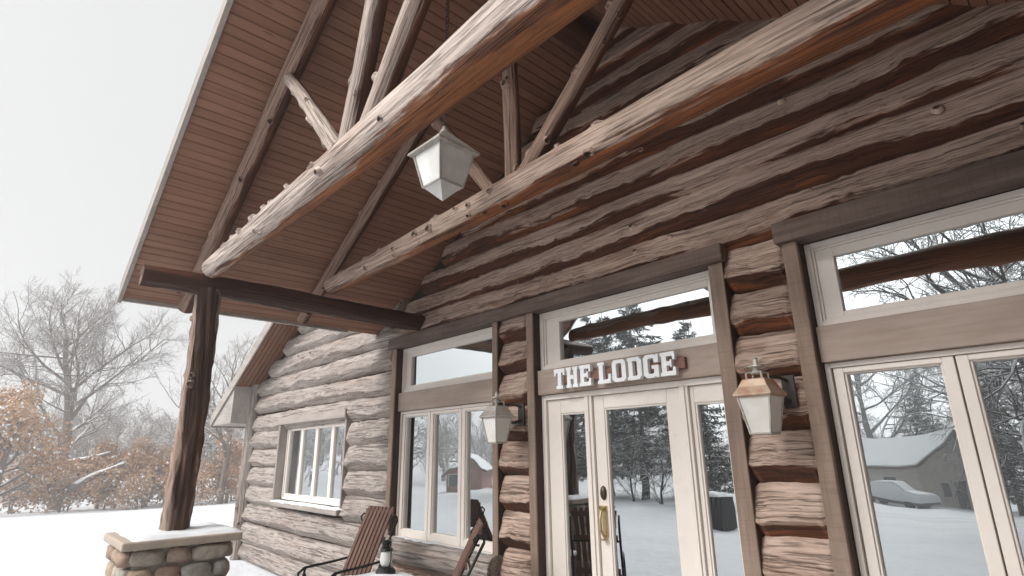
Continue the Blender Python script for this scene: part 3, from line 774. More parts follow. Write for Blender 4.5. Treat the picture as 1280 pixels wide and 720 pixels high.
def wall_lantern(cx, label, cap='copper'):
    root = empty('wall_lantern', (cx, -.02, 1.98), label, 'wall lamp', 'lanterns on the log piers beside the door')
    cy = -.235; zb, zt = 1.735, 1.945
    lantern_body(root, cx, cy, zb, zt, .185, .115, 'pale_metal', 'frost')
    r = MB(); c4 = [(math.cos(math.pi/4+k*math.pi/2)*1.4142/2, math.sin(math.pi/4+k*math.pi/2)*1.4142/2) for k in range(4)]
    def sq(w_, z_): return [(cx+a*w_, cy+b*w_, z_) for a, b in c4]
    prof = [(.196, zt-.004), (.222, zt+.003), (.222, zt+.014), (.17, zt+.055), (.135, zt+.095), (.125, zt+.1), (.055, zt+.105)]
    vs = sum([sq(w_, z_) for w_, z_ in prof], []); fsx = [(i*4+k, i*4+(k+1) % 4, (i+1)*4+(k+1) % 4, (i+1)*4+k) for i in range(len(prof)-1) for k in range(4)]
    fsx += [(3,2,1,0), tuple(len(vs)-4+k for k in range(4))]
    r.add(vs, fsx); r.build('cap', M[cap], root, bevel=.003)
    f = MB()
    for k in range(4):
        a, b = c4[k]; f.tube([(cx+a*.09, cy+b*.09, zt+.1), (cx+a*.09, cy+b*.09, zt+.135), (cx+a*.05, cy+b*.05, zt+.14)], .006, 6)
    f.lathe([(.0, .13), (.04, .132), (.022, .15), (.018, .165), (.05, .172), (.048, .178), (.016, .185), (.012, .215), (.017, .222), (.0, .235)], (cx, cy, zt), 12)
    f.build('finial', M['pale_metal'], root)
    br = MB(); br.box(cx+.045, cx+.12, -.022, -.004, zt-.06, zt+.13)
    br.tube([(cx+.08, -.02, zt-.02), (cx+.07, -.1, zt-.045), (cx+.05, -.15, zt-.03), (cx+.03, -.155, zt+.01)], .013, 8)
    br.tube([(cx+.08, -.02, zt+.1), (cx+.06, -.12, zt+.12), (cx+.02, -.2, zt+.1)], .011, 8)
    br.build('bracket', M['bracket'], root, bevel=.002)
    return root
wall_lantern(-1.43, 'copper topped wall lantern on the log pier between the door and the right window')
wall_lantern(-3.765, 'small wall lantern with a grey cap on the log pier left of the door', 'pale_metal')
hl = empty('hanging_lantern', (-2.72, -1.6, 3.75), 'large four sided lantern with pale dusty glass hanging by a chain from the porch ridge', 'lantern')
hx, hy = -2.72, -1.6
lantern_body(hl, hx, hy, 3.325, 3.565, .285, .185, 'pale_metal', 'frost_dim', rot=.04, post=.014, point=.10)
r = MB()
def sqr(w_, z_, rot=.04): return [(hx+math.cos(math.pi/4+k*math.pi/2+rot)*w_*.7071, hy+math.sin(math.pi/4+k*math.pi/2+rot)*w_*.7071, z_) for k in range(4)]
prof = [(.30, 3.555), (.345, 3.56), (.345, 3.572), (.075, 3.72), (.06, 3.73)]
vs = sum([sqr(*q) for q in prof], []); r.add(vs, [(i*4+k, i*4+(k+1) % 4, (i+1)*4+(k+1) % 4, (i+1)*4+k) for i in range(len(prof)-1) for k in range(4)]+[(3,2,1,0), tuple(len(vs)-4+k for k in range(4))])
r.build('cap', M['pale_metal'], hl, bevel=.003)
r = MB(); r.lathe([(.0, 0), (.035, .0), (.03, .015), (.014, .02), (.018, .035), (.012, .05), (0, .052)], (hx, hy, 3.728), 10); r.build('finial', M['pale_metal'], hl)
r = MB(); z = 3.775; j = 0; ztop = soff(XR)-.22
while z < ztop:
    ln = .03 if j else .035; pts = []
    for k in range(11):
        a = 2*math.pi*k/10; dx = math.cos(a)*.013; dz = math.sin(a)*ln*.62
        pts.append((hx+(dx if j % 2 else 0), hy+(0 if j % 2 else dx), z+ln*.5+dz))
    r.tube(pts, .0035, 5, cap=False); z += ln*.98; j += 1
r.build('chain', M['bracket'], hl)

# ------------------------------------------------------------------ stone piers
def pier(cx, cy, label):
    root = empty('stone_pier', (cx, cy, g(cx, cy)), label, 'stone pier', 'fieldstone piers under the porch posts')
    hw = .34; zt = 1.0; zb = -.4
    core = MB(); core.box(cx-hw+.03, cx+hw-.03, cy-hw+.03, cy+hw-.03, zb, zt); core.build('mortar_core', M['mortar'], root)
    st = MB(); rn = random.Random(int(cx*100))
    def rock(c, sx, sy, sz, rnd):
        n_u, n_v = 14, 9; vs, fs_ = [], []; sd = rn.uniform(0, 99)
        for j in range(n_v+1):
            ph = math.pi*(j/n_v-.5)
            for i in range(n_u):
                th = 2*math.pi*i/n_u
                p = V((math.cos(ph)*math.cos(th), math.cos(ph)*math.sin(th), math.sin(ph)))
                e = (abs(p.x)**3.4+abs(p.y)**3.4+abs(p.z)**3.4)**-.294
                p = p*e*(1+.2*noise.noise((p.x*1.6+sd, p.y*1.6, p.z*1.6)))
                vs.append((c[0]+p.x*sx, c[1]+p.y*sy, c[2]+p.z*sz))
        for j in range(n_v):
            for i in range(n_u): i2 = (i+1) % n_u; fs_.append((j*n_u+i, j*n_u+i2, (j+1)*n_u+i2, (j+1)*n_u+i))
        st.add(vs, fs_, [(rnd, 0, 0)]*len(vs))
    for face in range(4):
        z = zt
        while z > zb+.05:
            hgt = rn.uniform(.11, .18); x = -hw
            while x < hw-.02:
                wd = rn.uniform(.13, .27)
                if x+wd > hw-.08: wd = hw-x
                c2 = x+wd/2; dep = rn.uniform(.05, .075); d = hw-.02+rn.uniform(-.01, .015); hh = hgt*rn.uniform(.82, .97)
                zz_ = z-hgt/2
                if face == 0: rock((cx+c2, cy-d, zz_), wd*.485, dep, hh*.50, rn.random())
                elif face == 1: rock((cx+d, cy+c2, zz_), dep, wd*.485, hh*.50, rn.random())
                elif face == 2: rock((cx+c2, cy+d, zz_), wd*.485, dep, hh*.50, rn.random())
                else: rock((cx-d, cy+c2, zz_), dep, wd*.485, hh*.50, rn.random())
                x += wd
            z -= hgt
    st.build('stonework', M['stone'], root, smooth=True)
    cp = MB(); n_ = 10; top = []; 
    ed = []
    for sx, sy, ex, ey in ((-1,-1,1,-1), (1,-1,1,1), (1,1,-1,1), (-1,1,-1,-1)):
        for q in range(n_):
            t = q/n_; xx = (sx+(ex-sx)*t)*.41; yy = (sy+(ey-sy)*t)*.41
            w_ = 1+.025*noise.noise((xx*6+cx, yy*6, 2)); ed.append((cx+xx*w_, cy+yy*w_))
    cp.prism([(a, b, 1.005) for a, b in ed], (0, 0, .06)); cp.build('cap', M['capstone'], root, bevel=.014)
    snow_strip('snow_layer', root, cx-.37, cx+.385, cy-.34, cy+.40, 1.065, .035, cx)
pier(XP, -2.25, 'fieldstone pier with snow on its tan cap under the left porch post')
pier(XQ, -2.25, 'fieldstone pier under the right porch post beyond the right window')

# ------------------------------------------------------------------ chairs, table, oil lantern
def chair():
    root = empty('porch_chair', (0, 0, 0), 'x', 'chair', 'slatted porch chairs by the left window')
    # back and seat: thin slats (faces -y)
    b = MB(); n_ = 7; W = .40
    for i in range(n_):
        x0 = -W/2+i*W/n_; pts = []
        for t in np.linspace(0, 1, 8): pts.append((x0+W/n_/2, .14+.30*t+.05*t*t, .40+.74*t))
        hw_ = W/n_/2-.0085
        for q in range(7):
            p, p2 = V(pts[q]), V(pts[q+1]); ax = (p2-p)/2
            b.obox((p+p2)/2, ax*1.02, V((hw_, 0, 0)), ax.cross(V((1, 0, 0))).normalized()*.008, i*3.3+q*.1)
    b.build('backrest', M['chair_wood'], root)
    for z_, y_ in ((.55, .225), (.86, .36), (1.09, .462)):
        rl = MB(); rl.box(-W/2-.01, W/2+.01, y_-.0, y_+.018, z_-.025, z_+.025); rl.build('back_rail', M['chair_wood'], root)
    s_ = MB()
    for i in range(9):
        y0 = -.33+i*.055; zz = .43-.05*((i/8)**1.0); s_.box(-W/2, W/2, y0, y0+.046, zz-.014, zz, i*2.2)
    s_.build('seat', M['chair_wood'], root)
    for sx in (-1, 1):
        x_ = sx*(W/2+.03); f = MB()
        f.tube([(x_, .50, 1.02), (x_, .38, .80), (x_, .21, .42), (x_, .16, .12), (x_, .17, .06)], .011, 8)
        f.tube([(x_, .33, .68), (x_, .1, .665), (x_, -.1, .66), (x_, -.19, .655), (x_, -.25, .62), (x_, -.25, .57), (x_, -.205, .55), (x_, -.17, .575), (x_, -.185, .605)], .012, 8)
        f.tube([(x_, -.18, .655), (x_, -.24, .40), (x_, -.34, .06)], .011, 8)
        f.tube([(x_, -.24, .41), (x_, .2, .385)], .010, 8)
        f.tube([(x_, -.52, .10), (x_, -.40, .04), (x_, -.1, .013), (x_, .2, .03), (x_, .45, .10), (x_, .55, .18)], .012, 8)
        f.tube([(x_, .5, 1.02), (x_, .49, 1.06), (x_, .45, 1.07), (x_, .42, 1.04), (x_, .435, 1.0), (x_, .465, 1.0)], .009, 8)
        f.build('side_frame', M['iron'], root, smooth=True)
    for y_, z_ in ((.40, .84), (-.30, .39)):
        f = MB(); f.tube([(-W/2-.03, y_, z_), (W/2+.03, y_, z_)], .009, 6); f.build('cross_bar', M['iron'], root)
    return root
c1 = chair(); c2 = copy_tree(c1)
c1['label'] = 'red-brown slatted porch chair with black iron arms below the small window'
c1.location = (-5.26, -.90, .0); c1.rotation_euler.z = math.radians(10)
c2['label'] = 'red-brown slatted porch chair seen edge on between the left window and the door'
c2.location = (-3.90, -.93, .0); c2.rotation_euler.z = math.radians(-36)
tb = empty('side_table', (-4.62, -.8, 0), 'small porch table covered with snow between the two chairs', 'table')
m = MB(); m.box(-4.95, -4.29, -1.08, -.52, .575, .61); m.build('table_top', M['chair_wood'], tb, bevel=.006)
for sx in (-1, 1):
    for sy in (-1, 1):
        m = MB(); m.tube([(-4.62+sx*.28, -.8+sy*.23, .575), (-4.62+sx*.30, -.8+sy*.25, 0)], .014, 8); m.build('leg', M['iron'], tb)
snow_strip('snow_layer', tb, -4.96, -4.28, -1.09, -.51, .61, .055, 4)
ol = empty('oil_lantern', (-4.70, -.72, .66), 'black oil lantern standing on the snow covered table', 'lantern')
lx, ly, lz = -4.70, -.72, .655
m = MB(); m.lathe([(0, 0), (.085, 0), (.088, .01), (.08, .03), (.06, .05), (.045, .055), (0, .058)], (lx, ly, lz), 18); m.build('base', M['iron'], ol, smooth=False)
m = MB(); m.lathe([(.035, .055), (.05, .08), (.055, .12), (.048, .16), (.036, .18)], (lx, ly, lz), 16); m.build('globe', M['frost_dim'], ol, smooth=True)
m = MB(); m.lathe([(.05, .178), (.058, .185), (.05, .2), (.038, .205), (.04, .24), (.05, .248), (.03, .265), (0, .27)], (lx, ly, lz), 16); m.build('chimney_cap', M['iron'], ol)
m = MB()
for sx in (-1, 1): m.tube([(lx+sx*.05, ly, lz+.05), (lx+sx*.078, ly, lz+.1), (lx+sx*.078, ly, lz+.2), (lx+sx*.045, ly, lz+.235)], .006, 6)
m.build('side_tube', M['iron'], ol)
m = MB(); m.tube([(lx+math.cos(a)*.075, ly, lz+.21+math.sin(a)*.15) for a in np.linspace(0, math.pi, 13)], .0035, 5); m.build('bail_handle', M['iron'], ol)

# ------------------------------------------------------------------ trees
class Tree:
    def __init__(self, seed): self.r = random.Random(seed); self.w = MB(); self.tips = []
    def grow(self, p, d, L, r, lev, cfg):
        rr = self.r; n = cfg['seg'][lev]; pts = [V(p)]; rad = [r]; d = V(d).normalized()
        rend = r*cfg['taper'][lev]
        for i in range(n):
            wob = cfg['wob'][lev]
            d = (d + V((rr.uniform(-1, 1), rr.uniform(-1, 1), rr.uniform(-1, 1)))*wob + V((0, 0, cfg['up'][lev]))).normalized()
            pts.append(pts[-1]+d*(L/n)); rad.append(r+(rend-r)*(i+1)/n)
        self.w.tube(pts, rad, cfg['sides'][lev], cap=False)
        if lev == cfg['levels']-1: self.tips.append((pts[-1], d)); self.tips.append((pts[len(pts)//2], d)); return
        k = cfg['kids'][lev]; k = max(1, int(k*rr.uniform(.8, 1.2)+.5)); st = cfg['start'][lev]
        for c in range(k):
            t = st+(1-st)*(c+rr.random())/k; t = min(t, .995); q = t*n; i = min(int(q), n-1); pp = pts[i].lerp(pts[i+1], q-i)
            dd = (pts[i+1]-pts[i]).normalized(); a = V((rr.uniform(-1, 1), rr.uniform(-1, 1), rr.uniform(-1, 1))); a = (a-dd*a.dot(dd)).normalized()
            ang = math.radians(rr.uniform(*cfg['ang'][lev])); nd = dd*math.cos(ang)+a*math.sin(ang)
            r2 = rad[i]*cfg['rr'][lev]; l2 = L*cfg['lr'][lev]*(1-.45*t if lev == 0 else 1-.3*t)*rr.uniform(.75, 1.2)
            self.grow(pp, nd, l2, max(r2, cfg['rmin']), lev+1, cfg)
        self.grow(pts[-1], d, L*.35, rend, cfg['levels']-1, cfg) if lev else None
OAK = dict(levels=5, seg=[7,6,5,4,3], taper=[.35,.3,.35,.4,.5], wob=[.10,.22,.28,.32,.35], up=[.03,.06,.06,.04,.03], sides=[10,7,5,4,3], kids=[11,7,6,5,0], start=[.28,.25,.2,.15,0], ang=[(38,68),(30,60),(30,62),(30,65),(30,60)], rr=[.52,.52,.5,.55,.5], lr=[.62,.52,.48,.5,.5], rmin=.010)
def leaves(tips, rr, n, size, spread):
    m = MB()
    for p, d in tips:
        for _ in range(n):
            if rr.random() > .999: continue
            c = p+V((rr.gauss(0, 1), rr.gauss(0, 1), rr.gauss(0, 1)))*spread; s_ = size*rr.uniform(.6, 1.3)
            a = V((rr.uniform(-1, 1), rr.uniform(-1, 1), rr.uniform(-1, 1))).normalized(); b_ = a.orthogonal().normalized()
            lcv = (rr.random(), rr.random(), 0)
            m.add([c-a*s_, c+b_*s_*.6, c+a*s_, c-b_*s_*.6], [(0, 1, 2, 3)], [lcv]*4)
    return m
def make_tree(name, seed, H, r, cfg, bark, leaf=None, leaf_n=0, leaf_size=.1, spread=.2, keep=1.0, lowonly=None):
    t = Tree(seed); c = dict(cfg); t.grow((0, 0, -.3), (0, 0, 1), H*.72, r, 0, c)
    root = empty(name, (0, 0, 0), 'x', 'tree')
    t.w.build('trunk', M[bark], root, smooth=True)
    if leaf:
        rr = random.Random(seed+5); tips = [q for q in t.tips if rr.random() < keep and (lowonly is None or q[0].z < lowonly*rr.uniform(.6, 1.2))]
        leaves(tips, rr, leaf_n, leaf_size, spread).build('crown', M[leaf], root)
    return root
def place(o, x, y, rz, s, label, cat=None, group=None, dz=0.0):
    o.location = (x, y, g(x, y)+dz); o.rotation_euler.z = rz; o.scale = (s, s, s); o['label'] = label
    if cat: o['category'] = cat
    if group: o['group'] = group
    return o
oak = make_tree('bare_oak', 21, 19.0, .45, dict(OAK, kids=[16,10,8,8,0], ang=[(35,72),(30,60),(30,62),(30,65),(30,60)], lr=[.72,.55,.5,.52,.5], rmin=.012), 'bark_pale')
place(oak, -57.5, 1.2, .4, 1.0, 'big bare spreading oak rising above the orange brush left of the porch post', 'tree', 'trees beyond the snowy lawn')
oak2 = make_tree('bare_tree', 33, 13.0, .24, dict(OAK, kids=[12,7,5,4,0], ang=[(28,55),(28,52),(28,60),(30,60),(30,60)]), 'bark_pale', 'leaf_brown', 3, .10, .25, .5, 4.5)
place(oak2, -44.5, 9.3, 0, 1.0, 'slim bare tree with a few brown leaves right of the porch post', 'tree', 'trees beyond the snowy lawn')
orn = make_tree('leafy_oak', 41, 9.0, .26, dict(OAK, levels=4, kids=[14,8,7,0], seg=[7,5,4,3], sides=[9,6,4,3], start=[.22,.2,.15,0]), 'bark', 'leaf_orange', 4, .115, .26)
place(orn, -47.5, -2.6, 1.0, .95, 'young oak holding rusty orange leaves at the left edge of the lawn', 'tree', 'trees beyond the snowy lawn')
t2 = copy_tree(orn); place(t2, -53.0, 6.3, 2.2, .62, 'small orange leaved oak beside the porch post', 'tree', 'trees beyond the snowy lawn')
t3 = copy_tree(orn); place(t3, -46.5, 10.3, 3.4, .58, 'orange leaved oak between the porch post and the lodge corner', 'tree', 'trees beyond the snowy lawn')
BUSH = dict(OAK, levels=4, kids=[12,6,5,0], seg=[5,4,3,2], sides=[6,5,4,3], start=[.05,.15,.15,0], ang=[(30,75),(25,60),(30,60),(30,60)], lr=[.75,.55,.5,.5])
bush = make_tree('oak_shrub', 52, 3.2, .06, BUSH, 'bark', 'leaf_orange', 6, .105, .22, .7)
bush2 = make_tree('oak_shrub', 57, 2.9, .06, BUSH, 'bark_pale', 'leaf_brown', 4, .105, .25, .5)
rb_ = random.Random(3)
spots = [(-46.5, -6.5, 1.0), (-48.5, .8, .95), (-49, 3.2, 1.0), (-45.8, 4.6, .85), (-47.5, 7.2, 1.0), (-50.5, 8.2, 1.1), (-43.5, 7.4, .8), (-42.2, 10.6, .85), (-52, 1.5, 1.2), (-53.5, -1.5, 1.2), (-54, 4.6, 1.2), (-39.5, 14.5, .9), (-50, -9.5, 1.1)]
words = ['leftmost of the rusty brush', 'in front of the big bare oak', 'below the fallen trunk', 'just left of the porch post', 'right behind the porch post', 'far back behind the post', 'low beside the slim bare tree', 'at the foot of the slim bare tree', 'behind the first row under the oak', 'behind the young orange oak', 'behind the small orange oak', 'nearest the lodge corner', 'at the far left edge']
for i, ((x, y, s_), wd) in enumerate(zip(spots, words)):
    if i == 0: o = bush
    elif i == 1: o = bush2
    else: o = copy_tree(bush if i % 3 else bush2)
    col = 'rusty orange' if (i == 0 or (i > 1 and i % 3)) else 'pale brown'
    place(o, x, y, rb_.uniform(0, 6), s_, f'{col} oak shrub {wd}', 'shrub', 'oak shrubs along the lawn edge')
more = [(-56, -5, 1.3), (-57, 8.5, 1.4), (-60, 5, 1.5), (-58, -9, 1.4), (-47.2, 9.9, 1.15), (-44.5, 12.5, 1.2), (-41.5, 16.5, 1.1), (-52.5, 12.5, 1.4), (-48.6, -4.2, .9), (-49.5, 5.6, 1.25)]
mw = ['deep behind the young orange oak', 'deep behind the porch post', 'under the right side of the big bare oak', 'in the far left corner of the brush', 'tall behind the slim bare tree', 'right of the slim bare tree', 'farthest right along the lodge corner', 'at the back below the frosted pine', 'at the foot of the young orange oak', 'tall beside the short snow capped log']
for i, ((x, y, s_), wd) in enumerate(zip(more, mw)):
    place(copy_tree(bush if i % 2 else bush2), x, y, rb_.uniform(0, 6), s_, ('rusty orange' if i % 2 else 'pale brown')+' oak shrub '+wd, 'shrub', 'oak shrubs along the lawn edge')
# fallen snow covered trunks
for (a, b_, lab) in (((-52.8, -1.2, .5), (-52.0, 3.4, 2.1), 'long fallen trunk capped with snow lying across the orange brush'), ((-47.8, 1.0, -.3), (-49.2, 4.0, 1.4), 'short snow capped log leaning in the brush near the lawn')):
    m = MB(); m.tube([V(a).lerp(V(b_), t)+V((0, 0, .12*math.sin(t*5))) for t in np.linspace(0, 1, 9)], list(np.linspace(.26, .16, 9)), 9); tag(m.build('fallen_trunk', M['bark_pale'], smooth=True), lab, 'fallen tree')

t4 = copy_tree(orn); place(t4, -43.8, 10.6, 5.0, .5, 'lowest orange leaved oak nearest the lodge corner', 'tree', 'trees beyond the snowy lawn')
t5 = copy_tree(orn); place(t5, -55.0, 3.6, 4.1, .6, 'orange leaved oak under the right side of the big bare oak', 'tree', 'trees beyond the snowy lawn')
# conifers
def conifer(name, seed, H, R, needle, bark, clumps=5, start=.12, droop=-.25, open_=1.0):
    rr = random.Random(seed); w_ = MB(); nd = MB(); root = empty(name, (0, 0, 0), 'x', 'tree')
    w_.tube([(0, 0, -.3), (.05, 0, H*.5), (0, .05, H)], [H*.017, H*.011, .02], 8)
    z = H*start
    while z < H*.98:
        t = (z-H*start)/(H*(1-start)); L = R*(1-t)**.8*rr.uniform(.75, 1.1)+.15; nbr = rr.randint(4, 6)
        for b_ in range(nbr):
            a = rr.uniform(0, 6.283); Lb = L*rr.uniform(.7, 1.1); d = V((math.cos(a), math.sin(a), 0)); pts = []
            for q in range(6):
                s_ = q/5; pts.append(V((0, 0, z))+d*Lb*s_+V((0, 0, Lb*(droop*s_+.22*s_*s_))))
            w_.tube(pts, [.035*(1-q/6)*H/12+.008 for q in range(6)], 4, cap=False)
            side = d.cross(V((0, 0, 1)))
            for q in range(int(8*Lb*open_)+3):
                s_ = rr.uniform(.18, 1.03); i = min(int(s_*5), 4); p = pts[i].lerp(pts[i+1], min(1, s_*5-i))
                p = p+side*rr.gauss(0, .17*Lb*(1.15-s_)+.05)+V((0, 0, rr.gauss(-.04, .06)))
                for _ in range(clumps):
                    u = (d*rr.uniform(-.2, 1)+side*rr.uniform(-1, 1)+V((0, 0, rr.uniform(-.45, .35)))).normalized(); v_ = u.cross(V((rr.uniform(-.6, .6), rr.uniform(-.6, .6), 1))).normalized()
                    sz = rr.uniform(.14, .3); c = p+u*sz*.5; lcv = (rr.random(), rr.random(), 0)
                    nd.add([c-u*sz*.6, c+v_*sz*.17, c+u*sz*.7, c-v_*sz*.17], [(0, 1, 2, 3)], [lcv]*4)
        z += H*.032*rr.uniform(.8, 1.2)
    w_.build('trunk', M[bark], root, smooth=True); nd.build('crown', M[needle], root); return root
grp = 'trees across the drive, mirrored in the glass'
pine = conifer('frosted_pine', 70, 9.5, 2.9, 'needle_grey', 'bark_pale', 3, .2, -.1, .5)
place(pine, -52.5, 9.6, 0, 1.0, 'pale frosted pine with airy boughs behind the porch post', 'tree', 'trees beyond the snowy lawn')
con = conifer('pine_tree', 71, 11.0, 2.9, 'needle', 'bark_dark', 6, .12)
place(con, -18.5, -22.5, 0, 1.1, 'tall dark pine at the middle of the door glass reflection', 'tree', grp)
for (x, y, rz, s_, lab) in ((-21.5, -23.5, 1, 1.0, 'dark pine mirrored at the left of the door glass'), (-16.3, -24.0, 2, .9, 'dark pine mirrored at the right of the door glass'), (-12.0, -18.2, 3, .62, 'bushy small pine mirrored in the right sidelight'), (-12.5, -54, 4, .95, 'pine rising behind the mirrored grey house'), (-25.5, -27, 5, 1.15, 'dark pine mirrored in the left sidelight'), (-5.0, -36, 2.6, .62, 'low dark pine mirrored at the right edge of the right window'), (-5.9, -44, .6, .8, 'dark pine between the mirrored house and the right edge'), (-23.0, -20.5, 4.4, .9, 'dark pine just left of the mirrored door pines')):
    place(copy_tree(con), x, y, rz, s_, lab, 'tree', grp)
snag = make_tree('snowy_tree', 81, 16, .34, dict(OAK, kids=[17,9,7,5,0], start=[.13,.2,.2,.15,0], ang=[(55,88),(30,60),(30,62),(30,65),(30,60)], lr=[.82,.5,.48,.5,.5], up=[.03,.05,.0,-.02,-.04], rmin=.013), 'bark_dark')
place(snag, -.3, -22.5, 0, 1.0, 'snow laden bare tree mirrored in the right window', 'tree', grp)
for (x, y, rz, s_, lab) in ((-1.0, -47, 1, 1.2, 'snow laden bare tree mirrored at the far right pane'), (-17.5, -58, 2.5, 1.1, 'snow laden bare tree over the mirrored house'), (-30, -30, 4, .8, 'snow laden bare tree mirrored above the pines'), (-2, -40, 5, 1.0, 'snow laden bare tree far across the drive')):
    place(copy_tree(snag), x, y, rz, s_, lab, 'tree', grp)
sb = make_tree('snowy_bush', 90, 3.4, .05, BUSH, 'bark_dark')
place(sb, -13.6, -16.8, 0, 1.0, 'snow covered bush mirrored low in the door glass', 'bush', 'snowy bushes across the drive')
for (x, y, rz, s_, lab) in ((-16.2, -18.2, 2, 1.1, 'snow covered bush below the mirrored pines'), (-10.8, -19.8, 4, .9, 'snow covered bush beside the mirrored small pine')):
    place(copy_tree(sb), x, y, rz, s_, lab, 'bush', 'snowy bushes across the drive')

# far woods: one mass
fw = MB(); proto = []
for sd in (101, 102, 103):
    t = Tree(sd); t.grow((0, 0, -.3), (0, 0, 1), 7.5, .2, 0, dict(OAK, levels=4, kids=[13,6,5,0], seg=[4,3,2,2], sides=[4,3,3,3], start=[.15,.2,.15,0], rmin=.03)); proto.append((np.array(t.w.v), t.w.f))
fvs, ffs, base = [], [], 0
rf_ = random.Random(9)
for i in range(400):
    az = math.radians(rf_.uniform(95, 300) if i < 230 else rf_.uniform(150, 196)); R_ = rf_.uniform(72, 135); x, y = -4+R_*math.cos(az), -2+R_*math.sin(az)
    v_, f_ = proto[i % 3]; a = rf_.uniform(0, 6.28); s_ = rf_.uniform(.75, 1.25)*(.8+.35*R_/130)
    rot = np.array([[math.cos(a), -math.sin(a), 0], [math.sin(a), math.cos(a), 0], [0, 0, 1]])
    vv = v_@rot.T*s_+np.array([x, y, g(x, y)])
    fvs.append(vv); ffs += [tuple(k+base for k in q) for q in f_]; base += len(vv)
fw.v = [tuple(p) for p in np.concatenate(fvs)]; fw.f = ffs; fw.lc = fw.v
tag(fw.build('far_woods', M['bark_pale']), 'pale grey bare woods far beyond the lawn', 'woods', kind='stuff')

# ------------------------------------------------------------------ across the drive (seen in the glass)
M['grey_siding'] = board_mat('grey_siding', (.50,.455,.39), (.58,.53,.47), saw=False)
M['house_trim'] = simple('house_trim', (.55,.53,.5), .6)
M['house_dark'] = simple('dark_window_opening', (.03,.032,.035), .25)
M['red_siding'] = board_mat('red_cabin_siding', (.25,.10,.07), (.33,.14,.1), saw=False)
def house(name, cx, cy, rz, L, W, Hw, Hr, mat, label, garage=True):
    z0 = g(cx, cy)-.2; root = empty(name, (0, 0, 0), label, 'house')
    hl_, hw_ = L/2, W/2
    w_ = MB(); w_.box(-hl_, hl_, -hw_, hw_, 0, Hw); 
    for s_ in (-1, 1): w_.prism([(s_*hl_, -hw_, Hw), (s_*hl_, hw_, Hw), (s_*hl_, 0, Hr)], (-.05*s_, 0, 0))
    w_.build('wall', M[mat], root)
    r_ = MB(); sn_ = MB(); sl_ = (Hr-Hw)/hw_
    for s_ in (-1, 1):
        e = hw_+.5; ze = Hr-sl_*e
        r_.prism([(-hl_-.4, 0, Hr+.02), (-hl_-.4, s_*e, ze+.02), (-hl_-.4, s_*e, ze+.17), (-hl_-.4, 0, Hr+.17)], (L+.8, 0, 0))
        sn_.prism([(-hl_-.36, 0, Hr+.18), (-hl_-.36, s_*(e-.03), ze+.18), (-hl_-.36, s_*(e-.03), ze+.28), (-hl_-.36, 0, Hr+.3)], (L+.72, 0, 0))
    rf2 = r_.build('roof', M['brown_board'], root); sn_.build('roof_snow', M['snow'], rf2, bevel=.05)
    def opening(nm, face, a0, a1, z0_, z1_, mat_='house_dark'):
        m = MB(); t_ = MB()
        if face == 'end': m.box(hl_+.005, hl_+.02, a0, a1, z0_, z1_); ringv = [(hl_, hl_+.05, a0-.1, a0, z0_, z1_+.1), (hl_, hl_+.05, a1, a1+.1, z0_, z1_+.1), (hl_, hl_+.05, a0, a1, z1_, z1_+.1)]
        else: m.box(a0, a1, hw_+.005, hw_+.02, z0_, z1_); ringv = [(a0-.1, a0, hw_, hw_+.05, z0_, z1_+.1), (a1, a1+.1, hw_, hw_+.05, z0_, z1_+.1), (a0, a1, hw_, hw_+.05, z1_, z1_+.1)]
        for q in ringv: t_.box(*q)
        o = m.build(nm, M[mat_], root); t_.build('frame', M['house_trim'], o)
    opening('door', 'end', -.4, .5, 0.1, 2.1)
    if garage: opening('garage_door', 'end', -hw_+.35, -hw_+2.2, .1, 2.2)
    opening('window', 'end', .95, 1.7, 1.0, 2.0)
    for q in (-.7*hl_, -.2*hl_, .35*hl_): opening('window', 'side', q, q+.9, .9, 2.1)
    root.location = (cx, cy, z0); root.rotation_euler.z = rz
    return root
house('grey_house', -12.6, -45.5, math.radians(26), 8.5, 6, 3.0, 4.6, 'grey_siding', 'grey house with a snowy roof across the drive, mirrored in the right window')
house('red_cabin', -47, -33.5, math.radians(50), 6, 4, 2.2, 3.6, 'red_siding', 'small red-brown cabin with a snowy roof mirrored in the left window', False)
# snow covered car
car = empty('parked_car', (0, 0, 0), 'dark parked car under a thick blanket of snow before the grey house', 'car')
prof = [(-2.1, .35), (-2.1, .75), (-1.9, .85), (-1.35, .92), (-.75, 1.38), (.55, 1.42), (1.2, .98), (2.0, .86), (2.12, .7), (2.12, .35)]
m = MB(); m.prism([(a, -.82, b_) for a, b_ in prof], (0, 1.64, 0)); m.build('body', simple('dark_car_paint', (.05,.055,.06), .3), car, bevel=.06)
m = MB()
for i in range(len(prof)-3):
    a, b_ = prof[i+1], prof[i+2]
    if i < 7: m.prism([(a[0], -.78, a[1]+.01), (b_[0], -.78, b_[1]+.01), (b_[0], -.78, b_[1]+.2), (a[0], -.78, a[1]+.2)], (0, 1.56, 0))
m.prism([(-2.13, -.86, .5), (2.15, -.86, .5), (2.1, -.84, .9), (1.2, -.8, 1.05), (.55, -.76, 1.45), (-.75, -.76, 1.42), (-1.35, -.8, .98), (-2.05, -.84, .9)], (0, 1.72, 0))
m.build('snow_cover', M['snow'], car, bevel=.09)
for sx in (-1.3, 1.3):
    for sy in (-1, 1):
        w_ = MB(); w_.tube([(sx, sy*.70, .33), (sx, sy*.86, .33)], .33, 16); w_.build('wheel', M['iron'], car)
car.location = (-11.2, -38.2, g(-11.2, -38.2)-.15); car.rotation_euler.z = math.radians(15)
